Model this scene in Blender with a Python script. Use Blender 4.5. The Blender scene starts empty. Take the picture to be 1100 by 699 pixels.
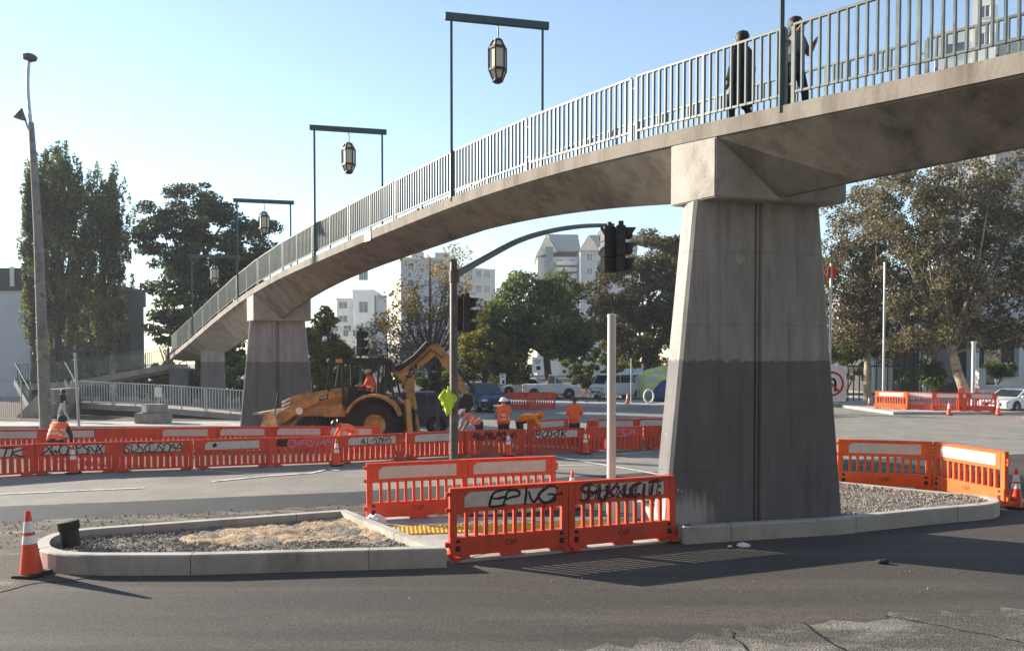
import bpy, bmesh, math, random
import numpy as np
from mathutils import Vector, Matrix, Euler
R = math.radians
random.seed(7); rng = np.random.default_rng(7)
scene = bpy.context.scene
COL = scene.collection

# ------------------------------------------------------------------ camera maths
FPX, PPY, PITCH, EYE = 810.0, 412.0, R(1.6), 2.95
def ray(px, py):
    a = (px-550)/FPX; b = (PPY-py)/FPX
    return Vector((a, math.cos(PITCH)+b*math.sin(PITCH), -math.sin(PITCH)+b*math.cos(PITCH)))
def at(px, py, d):
    r = ray(px, py); t = d/r.y
    return Vector((r.x*t, d, EYE+r.z*t))
def gp(px, py, z=0.0):
    r = ray(px, py); t = (z-EYE)/r.z
    return Vector((r.x*t, r.y*t, z))
def gx(px, d, z=0.0):
    return Vector(((px-550)/FPX*d, d, z))

cam = bpy.data.cameras.new('camera'); camo = bpy.data.objects.new('camera', cam); COL.objects.link(camo)
camo.location = (0, 0, EYE); camo.rotation_euler = (math.pi/2-PITCH, 0, 0)
cam.sensor_width = 36; cam.lens = 36*FPX/1100; cam.shift_y = (PPY-349.5)/1100
cam.clip_end = 4000; cam.clip_start = 0.1
scene.camera = camo

# ------------------------------------------------------------------ materials
MATS = {}
def mat(name, base, rough=0.6, var=0.12, scale=2.0, metal=0.0, bump=0.0, bscale=40.0, c2=None, c2scale=1.0, c2lo=0.5, c2hi=0.62,
        spec=0.4, stretch=(1, 1, 1), world=False, speck=0.0, emit=None, rnd=0.0):
    if name in MATS: return MATS[name]
    m = bpy.data.materials.new(name); m.use_nodes = True; MATS[name] = m
    nt = m.node_tree; N = nt.nodes; L = nt.links
    bs = N['Principled BSDF']
    if world:
        g = N.new('ShaderNodeNewGeometry'); vec = g.outputs['Position']
    else:
        tc = N.new('ShaderNodeTexCoord'); oi = N.new('ShaderNodeObjectInfo')
        mu = N.new('ShaderNodeVectorMath'); mu.operation = 'SCALE'; mu.inputs[0].default_value = (37, 51, 23); L.new(oi.outputs['Random'], mu.inputs['Scale'])
        ad = N.new('ShaderNodeVectorMath'); ad.operation = 'ADD'; L.new(tc.outputs['Object'], ad.inputs[0]); L.new(mu.outputs[0], ad.inputs[1])
        vec = ad.outputs[0]
    mp = N.new('ShaderNodeMapping'); mp.inputs['Scale'].default_value = stretch; L.new(vec, mp.inputs['Vector'])
    n1 = N.new('ShaderNodeTexNoise'); n1.inputs['Scale'].default_value = scale; n1.inputs['Detail'].default_value = 8; n1.inputs['Roughness'].default_value = 0.62
    L.new(mp.outputs[0], n1.inputs['Vector'])
    cr = N.new('ShaderNodeValToRGB'); cr.color_ramp.elements[0].position = 0.3; cr.color_ramp.elements[1].position = 0.7
    lo = [max(0, c*(1-var)) for c in base]; hi = [min(1, c*(1+var)) for c in base]
    cr.color_ramp.elements[0].color = (*lo, 1); cr.color_ramp.elements[1].color = (*hi, 1)
    L.new(n1.outputs['Fac'], cr.inputs['Fac']); out = cr.outputs['Color']
    if c2:
        n2 = N.new('ShaderNodeTexNoise'); n2.inputs['Scale'].default_value = c2scale; n2.inputs['Detail'].default_value = 9; n2.inputs['Roughness'].default_value = 0.65
        mp2 = N.new('ShaderNodeMapping'); mp2.inputs['Location'].default_value = (5.2, 1.3, 9.7); mp2.inputs['Scale'].default_value = stretch
        L.new(vec, mp2.inputs['Vector']); L.new(mp2.outputs[0], n2.inputs['Vector'])
        r2 = N.new('ShaderNodeMapRange'); r2.inputs['From Min'].default_value = c2lo; r2.inputs['From Max'].default_value = c2hi; L.new(n2.outputs['Fac'], r2.inputs['Value'])
        mx = N.new('ShaderNodeMix'); mx.data_type = 'RGBA'; L.new(r2.outputs[0], mx.inputs['Factor']); L.new(out, mx.inputs['A']); mx.inputs['B'].default_value = (*c2, 1)
        out = mx.outputs['Result']
    if speck:
        n3 = N.new('ShaderNodeTexNoise'); n3.inputs['Scale'].default_value = 45; n3.inputs['Detail'].default_value = 3; L.new(vec, n3.inputs['Vector'])
        r3 = N.new('ShaderNodeMapRange'); r3.inputs['From Min'].default_value = 0.35; r3.inputs['From Max'].default_value = 0.7
        r3.inputs['To Min'].default_value = 1-speck; r3.inputs['To Max'].default_value = 1+speck; L.new(n3.outputs['Fac'], r3.inputs['Value'])
        ms = N.new('ShaderNodeVectorMath'); ms.operation = 'SCALE'; L.new(out, ms.inputs[0]); L.new(r3.outputs[0], ms.inputs['Scale']); out = ms.outputs[0]
    if rnd:
        oi2 = N.new('ShaderNodeObjectInfo'); r4 = N.new('ShaderNodeMapRange'); r4.inputs['To Min'].default_value = 1-rnd; r4.inputs['To Max'].default_value = 1+rnd*0.6
        L.new(oi2.outputs['Random'], r4.inputs['Value'])
        ms = N.new('ShaderNodeVectorMath'); ms.operation = 'SCALE'; L.new(out, ms.inputs[0]); L.new(r4.outputs[0], ms.inputs['Scale']); out = ms.outputs[0]
    L.new(out, bs.inputs['Base Color'])
    rr = N.new('ShaderNodeMapRange'); rr.inputs['To Min'].default_value = max(0.03, rough-0.12); rr.inputs['To Max'].default_value = min(1, rough+0.12)
    L.new(n1.outputs['Fac'], rr.inputs['Value']); L.new(rr.outputs[0], bs.inputs['Roughness'])
    bs.inputs['Metallic'].default_value = metal; bs.inputs['Specular IOR Level'].default_value = spec
    if bump:
        nb = N.new('ShaderNodeTexNoise'); nb.inputs['Scale'].default_value = bscale; nb.inputs['Detail'].default_value = 6; L.new(vec, nb.inputs['Vector'])
        bp = N.new('ShaderNodeBump'); bp.inputs['Strength'].default_value = bump; bp.inputs['Distance'].default_value = 0.02
        L.new(nb.outputs['Fac'], bp.inputs['Height']); L.new(bp.outputs[0], bs.inputs['Normal'])
    if emit:
        bs.inputs['Emission Color'].default_value = (*emit[:3], 1); bs.inputs['Emission Strength'].default_value = emit[3]
    return m

def leafmat(name, a, b, c, trans=0.35):
    if name in MATS: return MATS[name]
    m = bpy.data.materials.new(name); m.use_nodes = True; MATS[name] = m
    nt = m.node_tree; N = nt.nodes; L = nt.links; N.remove(N['Principled BSDF']); out = N['Material Output']
    g = N.new('ShaderNodeNewGeometry'); nz = N.new('ShaderNodeTexNoise'); nz.inputs['Scale'].default_value = 0.55; nz.inputs['Detail'].default_value = 3
    L.new(g.outputs['Position'], nz.inputs['Vector'])
    ad = N.new('ShaderNodeMath'); ad.operation = 'ADD'; L.new(g.outputs['Random Per Island'], ad.inputs[0])
    ml = N.new('ShaderNodeMath'); ml.operation = 'MULTIPLY_ADD'; ml.inputs[1].default_value = 2.4; ml.inputs[2].default_value = -1.2; L.new(nz.outputs['Fac'], ml.inputs[0]); L.new(ml.outputs[0], ad.inputs[1])
    cr = N.new('ShaderNodeValToRGB'); e = cr.color_ramp.elements; e[0].color = (*a, 1); e[1].color = (*c, 1); e[0].position = 0.1; e[1].position = 0.95
    k = e.new(0.5); k.color = (*b, 1); L.new(ad.outputs[0], cr.inputs['Fac'])
    df = N.new('ShaderNodeBsdfPrincipled'); df.inputs['Roughness'].default_value = 0.55; df.inputs['Specular IOR Level'].default_value = 0.3; L.new(cr.outputs[0], df.inputs['Base Color'])
    tr = N.new('ShaderNodeBsdfTranslucent'); hs = N.new('ShaderNodeHueSaturation'); hs.inputs['Value'].default_value = 1.5; hs.inputs['Saturation'].default_value = 1.15
    L.new(cr.outputs[0], hs.inputs['Color']); L.new(hs.outputs[0], tr.inputs['Color'])
    mx = N.new('ShaderNodeMixShader'); mx.inputs[0].default_value = trans; L.new(df.outputs[0], mx.inputs[1]); L.new(tr.outputs[0], mx.inputs[2]); L.new(mx.outputs[0], out.inputs['Surface'])
    return m

def glassmat(name, col=(0.02, 0.03, 0.04), rough=0.06):
    return mat(name, col, rough, 0.3, 0.7, spec=0.9)

# ------------------------------------------------------------------ mesh builder
class MB:
    def __init__(s): s.v = []; s.f = []; s.m = []; s.cur = 0
    def add(s, vs, fs):
        o = len(s.v); s.v += [tuple(v) for v in vs]; s.f += [tuple(i+o for i in f) for f in fs]; s.m += [s.cur]*len(fs); return s
    def box(s, c, size, rot=None, M=None):
        hx, hy, hz = size[0]/2, size[1]/2, size[2]/2
        vs = [Vector((x, y, z)) for x in (-hx, hx) for y in (-hy, hy) for z in (-hz, hz)]
        if rot is not None: E = Euler(rot).to_matrix(); vs = [E @ v for v in vs]
        c = Vector(c); vs = [v+c for v in vs]
        if M is not None: vs = [M @ v for v in vs]
        return s.add(vs, [(0, 1, 3, 2), (4, 6, 7, 5), (0, 4, 5, 1), (2, 3, 7, 6), (0, 2, 6, 4), (1, 5, 7, 3)])
    def beam(s, a, b, w, h, up=(0, 0, 1)):
        a = Vector(a); b = Vector(b); d = (b-a).normalized(); up = Vector(up)
        if abs(d.dot(up)) > 0.98: up = Vector((1, 0, 0))
        x = d.cross(up).normalized(); y = x.cross(d).normalized()
        vs = [p+x*sx*w/2+y*sy*h/2 for p in (a, b) for sx, sy in ((-1, -1), (1, -1), (1, 1), (-1, 1))]
        return s.add(vs, [(3, 2, 1, 0), (4, 5, 6, 7), (0, 1, 5, 4), (1, 2, 6, 5), (2, 3, 7, 6), (3, 0, 4, 7)])
    def tube(s, path, r, n=10, caps=True):
        P = [Vector(p) for p in path]; rs = r if isinstance(r, (list, tuple)) else [r]*len(P)
        rings = []; px = None
        for i, p in enumerate(P):
            t = (P[min(i+1, len(P)-1)]-P[max(i-1, 0)]).normalized()
            if px is None:
                a = Vector((1, 0, 0)) if abs(t.x) < 0.9 else Vector((0, 1, 0)); px = (a-t*a.dot(t)).normalized()
            else:
                px = (px-t*px.dot(t)); px = px.normalized() if px.length > 1e-6 else t.orthogonal().normalized()
            py = t.cross(px)
            rings.append([p+(px*math.cos(q)+py*math.sin(q))*rs[i] for q in [2*math.pi*k/n for k in range(n)]])
        vs = [v for rg in rings for v in rg]; fs = []
        for i in range(len(P)-1):
            for k in range(n): fs.append((i*n+k, i*n+(k+1) % n, (i+1)*n+(k+1) % n, (i+1)*n+k))
        if caps: fs.append(tuple(range(n-1, -1, -1))); fs.append(tuple(range((len(P)-1)*n, len(P)*n)))
        return s.add(vs, fs)
    def lathe(s, prof, n=20, c=(0, 0, 0), M=None, caps=True):
        c = Vector(c); vs = []; fs = []
        for r, z in prof:
            for k in range(n):
                q = 2*math.pi*k/n; v = Vector((r*math.cos(q), r*math.sin(q), z))
                vs.append((M @ v if M is not None else v)+c)
        for i in range(len(prof)-1):
            for k in range(n): fs.append((i*n+k, i*n+(k+1) % n, (i+1)*n+(k+1) % n, (i+1)*n+k))
        if caps and prof[0][0] > 1e-4: fs.append(tuple(range(n-1, -1, -1)))
        if caps and prof[-1][0] > 1e-4: fs.append(tuple(range((len(prof)-1)*n, len(prof)*n)))
        return s.add(vs, fs)
    def prism(s, poly, z0, z1, T=None):
        """poly: list of (x,y); T maps Vector(x,y,z)->Vector. z0/z1 may be callables"""
        n = len(poly)
        a = sum(poly[i][0]*poly[(i+1) % n][1]-poly[(i+1) % n][0]*poly[i][1] for i in range(n))
        if a < 0: poly = poly[::-1]
        f0 = z0 if callable(z0) else (lambda x, y: z0); f1 = z1 if callable(z1) else (lambda x, y: z1)
        vs = [Vector((p[0], p[1], f0(*p[:2]))) for p in poly]+[Vector((p[0], p[1], f1(*p[:2]))) for p in poly]
        if T: vs = [T(v) for v in vs]
        return s.add(vs, [tuple(range(n-1, -1, -1)), tuple(range(n, 2*n))]+[(i, (i+1) % n, n+(i+1) % n, n+i) for i in range(n)])
    def stroke(s, pts, ws, T):
        pts = [Vector((p[0], p[1])) for p in pts]; vs = []; fs = []
        for i, p in enumerate(pts):
            t = pts[min(i+1, len(pts)-1)]-pts[max(i-1, 0)]; t = t.normalized() if t.length > 1e-9 else Vector((1, 0)); nn = Vector((-t.y, t.x))*ws[i]/2
            vs += [T(p+nn), T(p-nn)]
        for i in range(len(pts)-1): fs.append((2*i, 2*i+1, 2*i+3, 2*i+2))
        return s.add(vs, fs)
    def ribbon(s, pts, w, T):
        """flat stroke in a plane; T maps (x,z)->Vector"""
        pts = [Vector((p[0], p[1])) for p in pts]; vs = []; fs = []
        for i, p in enumerate(pts):
            t = pts[min(i+1, len(pts)-1)]-pts[max(i-1, 0)]; t = t.normalized() if t.length > 1e-9 else Vector((1, 0)); nn = Vector((-t.y, t.x))*w/2
            vs += [T(p+nn), T(p-nn)]
        for i in range(len(pts)-1): fs.append((2*i, 2*i+1, 2*i+3, 2*i+2))
        return s.add(vs, fs)
    def mesh(s, name, mats, smooth=None):
        me = bpy.data.meshes.new(name); me.from_pydata(s.v, [], s.f)
        for m in (mats if isinstance(mats, (list, tuple)) else [mats]): me.materials.append(m)
        me.polygons.foreach_set('material_index', s.m)
        bm = bmesh.new(); bm.from_mesh(me); bmesh.ops.recalc_face_normals(bm, faces=bm.faces); bm.to_mesh(me); bm.free()
        if smooth is not None:
            me.polygons.foreach_set('use_smooth', [True]*len(me.polygons))
            try: me.set_sharp_from_angle(angle=R(smooth))
            except Exception: pass
        me.update(); return me
    def build(s, name, mats, parent=None, smooth=None, loc=None, rz=None, bevel=0):
        me = s.mesh(name, mats, smooth)
        if bevel:
            bm = bmesh.new(); bm.from_mesh(me)
            es = [e for e in bm.edges if len(e.link_faces) == 2 and e.calc_face_angle(0) > R(30)]
            bmesh.ops.bevel(bm, geom=es, offset=bevel, segments=2, affect='EDGES', clamp_overlap=True); bm.to_mesh(me); bm.free()
        return link(name, me, parent, loc, rz)

def link(name, data, parent=None, loc=None, rz=None):
    o = bpy.data.objects.new(name, data); COL.objects.link(o)
    if parent: o.parent = parent
    if loc is not None: o.location = loc
    if rz is not None: o.rotation_euler = (0, 0, rz)
    return o
def tag(o, label=None, cat=None, group=None, kind=None):
    if label: o['label'] = label
    if cat: o['category'] = cat
    if group: o['group'] = group
    if kind: o['kind'] = kind
    return o
def thing(name, label, cat, loc=(0, 0, 0), rz=0.0, group=None):
    o = bpy.data.objects.new(name, None); COL.objects.link(o); o.empty_display_size = 0.2
    o.location = loc; o.rotation_euler = (0, 0, rz); return tag(o, label, cat, group)
def struct(o): o['kind'] = 'structure'; return o
def copy_tree(o, parent=None):
    c = o.copy(); COL.objects.link(c)
    if parent: c.parent = parent
    for ch in list(o.children): copy_tree(ch, c)
    return c
def dup(o, loc, rz, label, group=None):
    c = copy_tree(o); c.location = loc; c.rotation_euler = (0, 0, rz); c['label'] = label
    if group: c['group'] = group
    return c
def text_mb(body, size, extr=0.0):
    cu = bpy.data.curves.new('t', 'FONT'); cu.body = body; cu.size = size; cu.align_x = 'CENTER'; cu.align_y = 'CENTER'; cu.extrude = extr
    o = bpy.data.objects.new('t', cu); COL.objects.link(o)
    dg = bpy.context.evaluated_depsgraph_get(); me = bpy.data.meshes.new_from_object(o.evaluated_get(dg))
    vs = [v.co.copy() for v in me.vertices]; fs = [tuple(p.vertices) for p in me.polygons]
    bpy.data.objects.remove(o); bpy.data.meshes.remove(me); return vs, fs
def put_text(mb, body, size, T):
    vs, fs = text_mb(body, size); mb.add([T(v.x, v.y) for v in vs], fs)

# ------------------------------------------------------------------ world, light
w = bpy.data.worlds.new('World'); scene.world = w; w.use_nodes = True
SUN_EL = R(20.6); sx, sy = -0.905, 0.425
nt = w.node_tree; sky = nt.nodes.new('ShaderNodeTexSky'); sky.sky_type = 'NISHITA'; sky.sun_disc = False
sky.sun_elevation = SUN_EL; sky.sun_rotation = math.atan2(sx, sy); sky.altitude = 50; sky.air_density = 1.05; sky.dust_density = 0.0; sky.ozone_density = 1.35
bg = nt.nodes['Background']; nt.links.new(sky.outputs[0], bg.inputs['Color']); bg.inputs['Strength'].default_value = 0.094
sl = bpy.data.lights.new('sun', 'SUN'); sl.energy = 5.0; sl.angle = R(0.53); sl.color = (1.0, 0.90, 0.76)
so = bpy.data.objects.new('sun', sl); COL.objects.link(so)
sd = Vector((sx*math.cos(SUN_EL), sy*math.cos(SUN_EL), math.sin(SUN_EL))).normalized()
so.rotation_euler = (-sd).to_track_quat('-Z', 'Y').to_euler(); so.location = (-30, 10, 40)
vs = scene.view_settings; vs.view_transform = 'Standard'; vs.look = 'None'; vs.exposure = 1.5; vs.gamma = 1.0; vs.use_curve_mapping = False
scene.render.film_transparent = False
try:
    scene.cycles.max_bounces = 6; scene.cycles.diffuse_bounces = 3; scene.cycles.glossy_bounces = 2; scene.cycles.transmission_bounces = 3; scene.cycles.use_denoising = True
except Exception: pass

# common materials
M_conc = mat('concrete', (0.33, 0.30, 0.26), 0.85, 0.22, 1.6, c2=(0.15, 0.135, 0.115), c2scale=0.9, c2lo=0.5, c2hi=0.72, bump=0.25, bscale=25, stretch=(1, 1, 0.55), world=True, speck=0.08)
M_kerb = mat('kerb_concrete', (0.40, 0.375, 0.335), 0.85, 0.14, 2.5, c2=(0.22, 0.20, 0.175), c2scale=1.3, c2lo=0.52, c2hi=0.74, stretch=(1, 1, .5), bump=0.2, bscale=60, world=True, speck=0.08)
M_steel = mat('galvanised_steel', (0.42, 0.44, 0.43), 0.45, 0.15, 6, metal=0.6)
M_rail = mat('rail_paint', (0.085, 0.105, 0.095), 0.45, 0.3, 5, metal=0.1, spec=0.5)
M_teal = mat('teal_paint', (0.045, 0.085, 0.085), 0.45, 0.2, 5)
M_black = mat('black_plastic', (0.012, 0.012, 0.013), 0.5, 0.3, 8)
M_rubber = mat('rubber', (0.016, 0.016, 0.016), 0.8, 0.4, 6)
M_white = mat('white_paint', (0.78, 0.77, 0.74), 0.5, 0.07, 3)
M_orange = mat('barrier_orange', (0.72, 0.085, 0.036), 0.5, 0.16, 4, c2=(0.48, 0.10, 0.06), c2scale=2.6, c2lo=0.52, c2hi=0.74, stretch=(1, 1, .5), bump=.12, bscale=14, speck=.06, spec=0.35, rnd=0.10)
M_red = mat('barrier_red', (0.66, 0.078, 0.034), 0.5, 0.16, 4, c2=(0.36, 0.06, 0.04), c2scale=2.6, c2lo=0.52, c2hi=0.74, stretch=(1, 1, .5), bump=.12, bscale=14, speck=.06, spec=0.3, rnd=0.12)
M_bright = mat('barrier_bright', (0.74, 0.12, 0.02), 0.5, 0.12, 4, spec=0.35)
M_sheet = mat('reflective_sheet', (0.58, 0.54, 0.49), 0.45, 0.10, 8, c2=(0.40, 0.36, 0.31), c2scale=5, c2lo=0.56, c2hi=0.75)
M_ink = mat('spray_black', (0.015, 0.013, 0.016), 0.6, 0.2, 20)
M_inkred = mat('spray_dark_red', (0.10, 0.01, 0.02), 0.6, 0.2, 20)
M_inkpink = mat('spray_pink', (0.55, 0.25, 0.42), 0.6, 0.2, 20)
M_cone = mat('cone_orange', (0.75, 0.075, 0.02), 0.45, 0.08, 8, rnd=0.1)
M_glass = glassmat('dark_glass')
M_bark = mat('bark', (0.075, 0.055, 0.042), 0.9, 0.4, 3, bump=0.4, stretch=(1, 1, 0.3))
M_palebark = mat('pale_bark', (0.34, 0.28, 0.20), 0.85, 0.3, 2.5, c2=(0.14, 0.11, 0.08), c2scale=2)
# ================================================================== GROUND
def jit(poly, step=0.16, amp=0.06, closed=True, sel=None):
    out = []; n = len(poly)
    for i in range(n if closed else n-1):
        a = Vector(poly[i][:2]); b = Vector(poly[(i+1) % n][:2])
        if (sel and i not in sel) or max(a.length, b.length) > 90: out.append(a); continue
        k = max(1, int((b-a).length/step)); nn = Vector((-(b-a).y, (b-a).x)).normalized()
        for j in range(k): out.append(a+(b-a)*j/k+nn*random.uniform(-amp, amp)*(1 if j else 0.3))
    if not closed: out.append(Vector(poly[-1][:2]))
    return out
def sheet(name, poly, z, m, jitter=None, sel=None):
    p = jit(poly, 0.16, jitter, sel=sel) if jitter else [Vector(q[:2]) for q in poly]
    mb = MB(); mb.add([(q.x, q.y, z) for q in p], [tuple(range(len(p)))])
    o = mb.build(name, m); 
    if o.data.polygons[0].normal.z < 0: o.data.flip_normals()
    return struct(o)
def asph(name, col, c2, lo, hi, sc=0.5, speck=0.35, rough=0.85, stretch=(1, 1, 1), bump=0.5):
    return mat(name, col, rough, 0.16, 0.9, c2=c2, c2scale=sc, c2lo=lo, c2hi=hi, bump=bump, bscale=55, speck=speck, world=True, spec=0.25, stretch=stretch)
M_old = asph('old_asphalt', (0.245, 0.225, 0.19), (0.175, 0.16, 0.14), 0.5, 0.72)
M_fresh = asph('fresh_asphalt', (0.064, 0.056, 0.048), (0.120, 0.106, 0.088), 0.48, 0.76, 0.6, 0.32, stretch=(0.16, 1.6, 1), bump=0.3)
M_strip = asph('dark_asphalt_strip', (0.050, 0.052, 0.055), (0.034, 0.034, 0.036), 0.5, 0.7)
M_torn = asph('torn_dirt', (0.095, 0.080, 0.064), (0.24, 0.20, 0.155), 0.50, 0.64, 1.6, 0.5, stretch=(0.5, 1.6, 1), bump=1.0)
M_patch = asph('worn_patch', (0.095, 0.088, 0.076), (0.21, 0.195, 0.165), 0.46, 0.60, 1.3, 0.4, stretch=(.7, 1.5, 1), bump=1.0)
M_walk = mat('sidewalk_concrete', (0.40, 0.38, 0.34), 0.9, 0.12, 1.2, c2=(0.27, 0.25, 0.22), c2scale=0.8, speck=0.12, world=True, bump=0.2)
M_dirt = asph('site_dirt', (0.11, 0.085, 0.062), (0.17, 0.14, 0.105), 0.5, 0.65, 0.9, 0.4, bump=1.0)
M_line = mat('road_paint', (0.62, 0.61, 0.57), 0.7, 0.12, 6, c2=(0.28, 0.27, 0.24), c2scale=4, c2lo=0.52, c2hi=0.66, world=True)

BIG = 900
sheet('ground', [(-BIG, -60), (BIG, -60), (BIG, 1500), (-BIG, 1500)], -0.016, M_old)
Pz = lambda px, py: gp(px, py, 0)
edge = [Pz(-700, 566), Pz(-200, 549), Pz(0, 543), Pz(150, 537), Pz(385, 527), Pz(600, 512), Pz(760, 503), Pz(905, 493), Pz(1100, 487), Pz(1600, 476), Pz(2600, 462)]
sheet('fresh_asphalt_road', edge+[Vector((60, -40, 0)), Vector((-60, -40, 0))], -0.012, M_fresh, 0.03, sel=range(0, 10))
sheet('asphalt_joint', [Pz(-200, 551), Pz(0, 544.5), Pz(150, 538.3), Pz(385, 528), Pz(500, 520), Pz(500, 534), Pz(385, 543), Pz(150, 553), Pz(0, 560), Pz(-200, 566)], -0.008, M_strip, 0.04)
sheet('torn_ground', [Pz(-300, 585), Pz(0, 560), Pz(150, 553), Pz(390, 541), Pz(480, 548), Pz(470, 580), Pz(300, 590), Pz(60, 625), Pz(-60, 640), Pz(-300, 640)], -0.004, M_torn, 0.16)
sheet('worn_road_patch', [Pz(540, 712), Pz(640, 696), Pz(740, 683), Pz(850, 668), Pz(990, 658), Pz(1110, 653), Pz(1500, 640), Vector((8, 3, 0)), Vector((0, 3, 0))], -0.008, M_patch, 0.16, sel=range(0, 6))
# site between the two rows of barriers and far pavement
sheet('site_ground', [Pz(-500, 519), Pz(0, 508), Pz(365, 495), Pz(620, 482.6), Pz(730, 478.5), gx(700, 31), gx(330, 32.5), gx(-400, 32.5)], -0.012, M_dirt, 0.15)
fs = MB(); fs.prism([gx(-600, 33.5)[:2], gx(350, 33.5)[:2], gx(362, 36.2)[:2], gx(-600, 36.2)[:2]], -0.05, 0.13); struct(fs.build('sidewalk', M_walk))
fs = MB(); fs.prism([gx(-600, 36.3)[:2], gx(362, 36.3)[:2], gx(372, 54)[:2], gx(-600, 54)[:2]], -0.05, 0.10); struct(fs.build('ramp_yard_ground', M_dirt))  # dark colour covers dark asphalt plus the shadow of ramp and trees
fs = MB(); fs.prism([gx(350, 50)[:2], gx(760, 50)[:2], gx(830, 53)[:2], gx(830, 200)[:2], gx(350, 200)[:2]], -0.05, 0.14); struct(fs.build('sidewalk', M_walk))
fs = MB(); fs.prism([gx(905, 50)[:2], gx(960, 43)[:2], gx(1500, 43)[:2], gx(1500, 200)[:2], gx(905, 200)[:2]], -0.05, 0.14); struct(fs.build('sidewalk', M_walk))
sheet('park_ground', [gx(345, 57), gx(830, 57), gx(830, 190), gx(345, 190)], 0.146, M_dirt)
def crack(a, b, w, amp, seed):
    rr = random.Random(seed); n = int((b-a).length/.09)+2; t = (b-a).normalized(); nn = Vector((-t.y, t.x, 0)); off = 0; P = []
    for i in range(n+1): off += rr.uniform(-1, 1)*amp; P.append(a.lerp(b, i/n)+nn*off)
    mb = MB(); mb.stroke([(p.x, p.y) for p in P], [w*rr.uniform(.4, 1.5) for p in P], lambda q: Vector((q.x, q.y, -0.0035))); return struct(mb.build('road_crack', M_strip2))
M_strip2 = asph('crack_tar', (0.016, 0.015, 0.015), (0.03, 0.028, 0.026), 0.5, 0.7)
for i, (p, q, w_) in enumerate(((Pz(860, 668), Pz(905, 699), .03), (Pz(950, 660), Pz(1110, 690), .022), (Pz(780, 676), Pz(800, 699), .02))): crack(p, q, w_, .035, i)
# markings
def stripe(pts, w, z=0.0): 
    mb = MB(); mb.ribbon([(p.x, p.y) for p in pts], w, lambda q: Vector((q.x, q.y, z))); return struct(mb.build('road_marking', M_line))
stripe([Pz(-40, 532), Pz(60, 527.5), Pz(155, 523.5)], 0.10)
stripe([Pz(228, 516.5), Pz(290, 510.5), Pz(335, 507.5), Pz(352, 503.5)], 0.16)
stripe([Pz(352, 503.5), Pz(364, 505)], 0.16)
stripe([Pz(596, 490), Pz(655, 500), Pz(730, 513)], 0.14)
stripe([Pz(560, 500), Pz(640, 499)], 0.07)
stripe([Pz(640, 490), Pz(730, 482)], 0.10)
stripe([Pz(905, 449), Pz(1000, 447)], 0.15)
stripe([Pz(340, 551), Pz(352, 548)], 0.05)

# ------------------------------------------------------------------ islands
def offset_poly(poly, w):
    n = len(poly); out = []
    for i in range(n):
        a, b, c = poly[i-1], poly[i], poly[(i+1) % n]
        t1 = (b-a).normalized(); t2 = (c-b).normalized(); n1 = Vector((-t1.y, t1.x)); n2 = Vector((-t2.y, t2.x))
        m_ = (n1+n2).normalized(); k = w/max(0.4, m_.dot(n1)); out.append(b+m_*k)
    return out
def smooth_corners(pts, rad):
    """pts: list of (x,y,r)"""
    out = []; n = len(pts)
    for i in range(n):
        a = Vector(pts[i-1][:2]); b = Vector(pts[i][:2]); c = Vector(pts[(i+1) % n][:2]); r = pts[i][2]
        if r <= 0: out.append(b); continue
        p = b+(a-b).normalized()*min(r, (a-b).length*0.49); q = b+(c-b).normalized()*min(r, (c-b).length*0.49)
        for k in range(9):
            t = k/8; out.append(p*(1-t)**2+b*2*t*(1-t)+q*t*t)
    return out
def inside(p, poly):
    c = False; n = len(poly); j = n-1
    for i in range(n):
        if (poly[i].y > p[1]) != (poly[j].y > p[1]) and p[0] < (poly[j].x-poly[i].x)*(p[1]-poly[i].y)/(poly[j].y-poly[i].y)+poly[i].x: c = not c
        j = i
    return c
def area(p): return sum(p[i-1].x*p[i].y-p[i].x*p[i-1].y for i in range(len(p)))
def kerb_ring(label_name, outer, w, h):
    if area(outer) < 0: outer = outer[::-1]
    inner = offset_poly(outer, w); n = len(outer); ch = 0.02
    o2 = offset_poly(outer, ch)
    vs = [(p.x, p.y, -0.03) for p in outer]+[(p.x, p.y, h-ch) for p in outer]+[(p.x, p.y, h) for p in o2]+[(p.x, p.y, h) for p in inner]+[(p.x, p.y, -0.03) for p in inner]
    fs = []
    for k in range(4):
        for i in range(n): fs.append((k*n+i, k*n+(i+1) % n, (k+1)*n+(i+1) % n, (k+1)*n+i))
    mb = MB(); mb.add(vs, fs)
    o = struct(mb.build(label_name, M_kerb))
    acc = 0.9; jb = MB()
    for i in range(n):
        a, b = outer[i], outer[(i+1) % n]; L_ = (b-a).length; t_ = (b-a).normalized() if L_ > 1e-6 else None
        while acc < L_:
            p = a+t_*acc; nn = Vector((-t_.y, t_.x)); jb.add([Vector((q.x, q.y, z)) for z in (-.02, h+.0015) for q in (p-nn*.002-t_*.005, p-nn*.002+t_*.005, p+nn*(w+.002)+t_*.005, p+nn*(w+.002)-t_*.005)], [(0, 1, 5, 4), (1, 2, 6, 5), (2, 3, 7, 6), (3, 0, 4, 7), (4, 5, 6, 7)]); acc += 2.45
        acc -= L_
    struct(jb.build('kerb_joint', M_torn)); return inner
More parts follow.
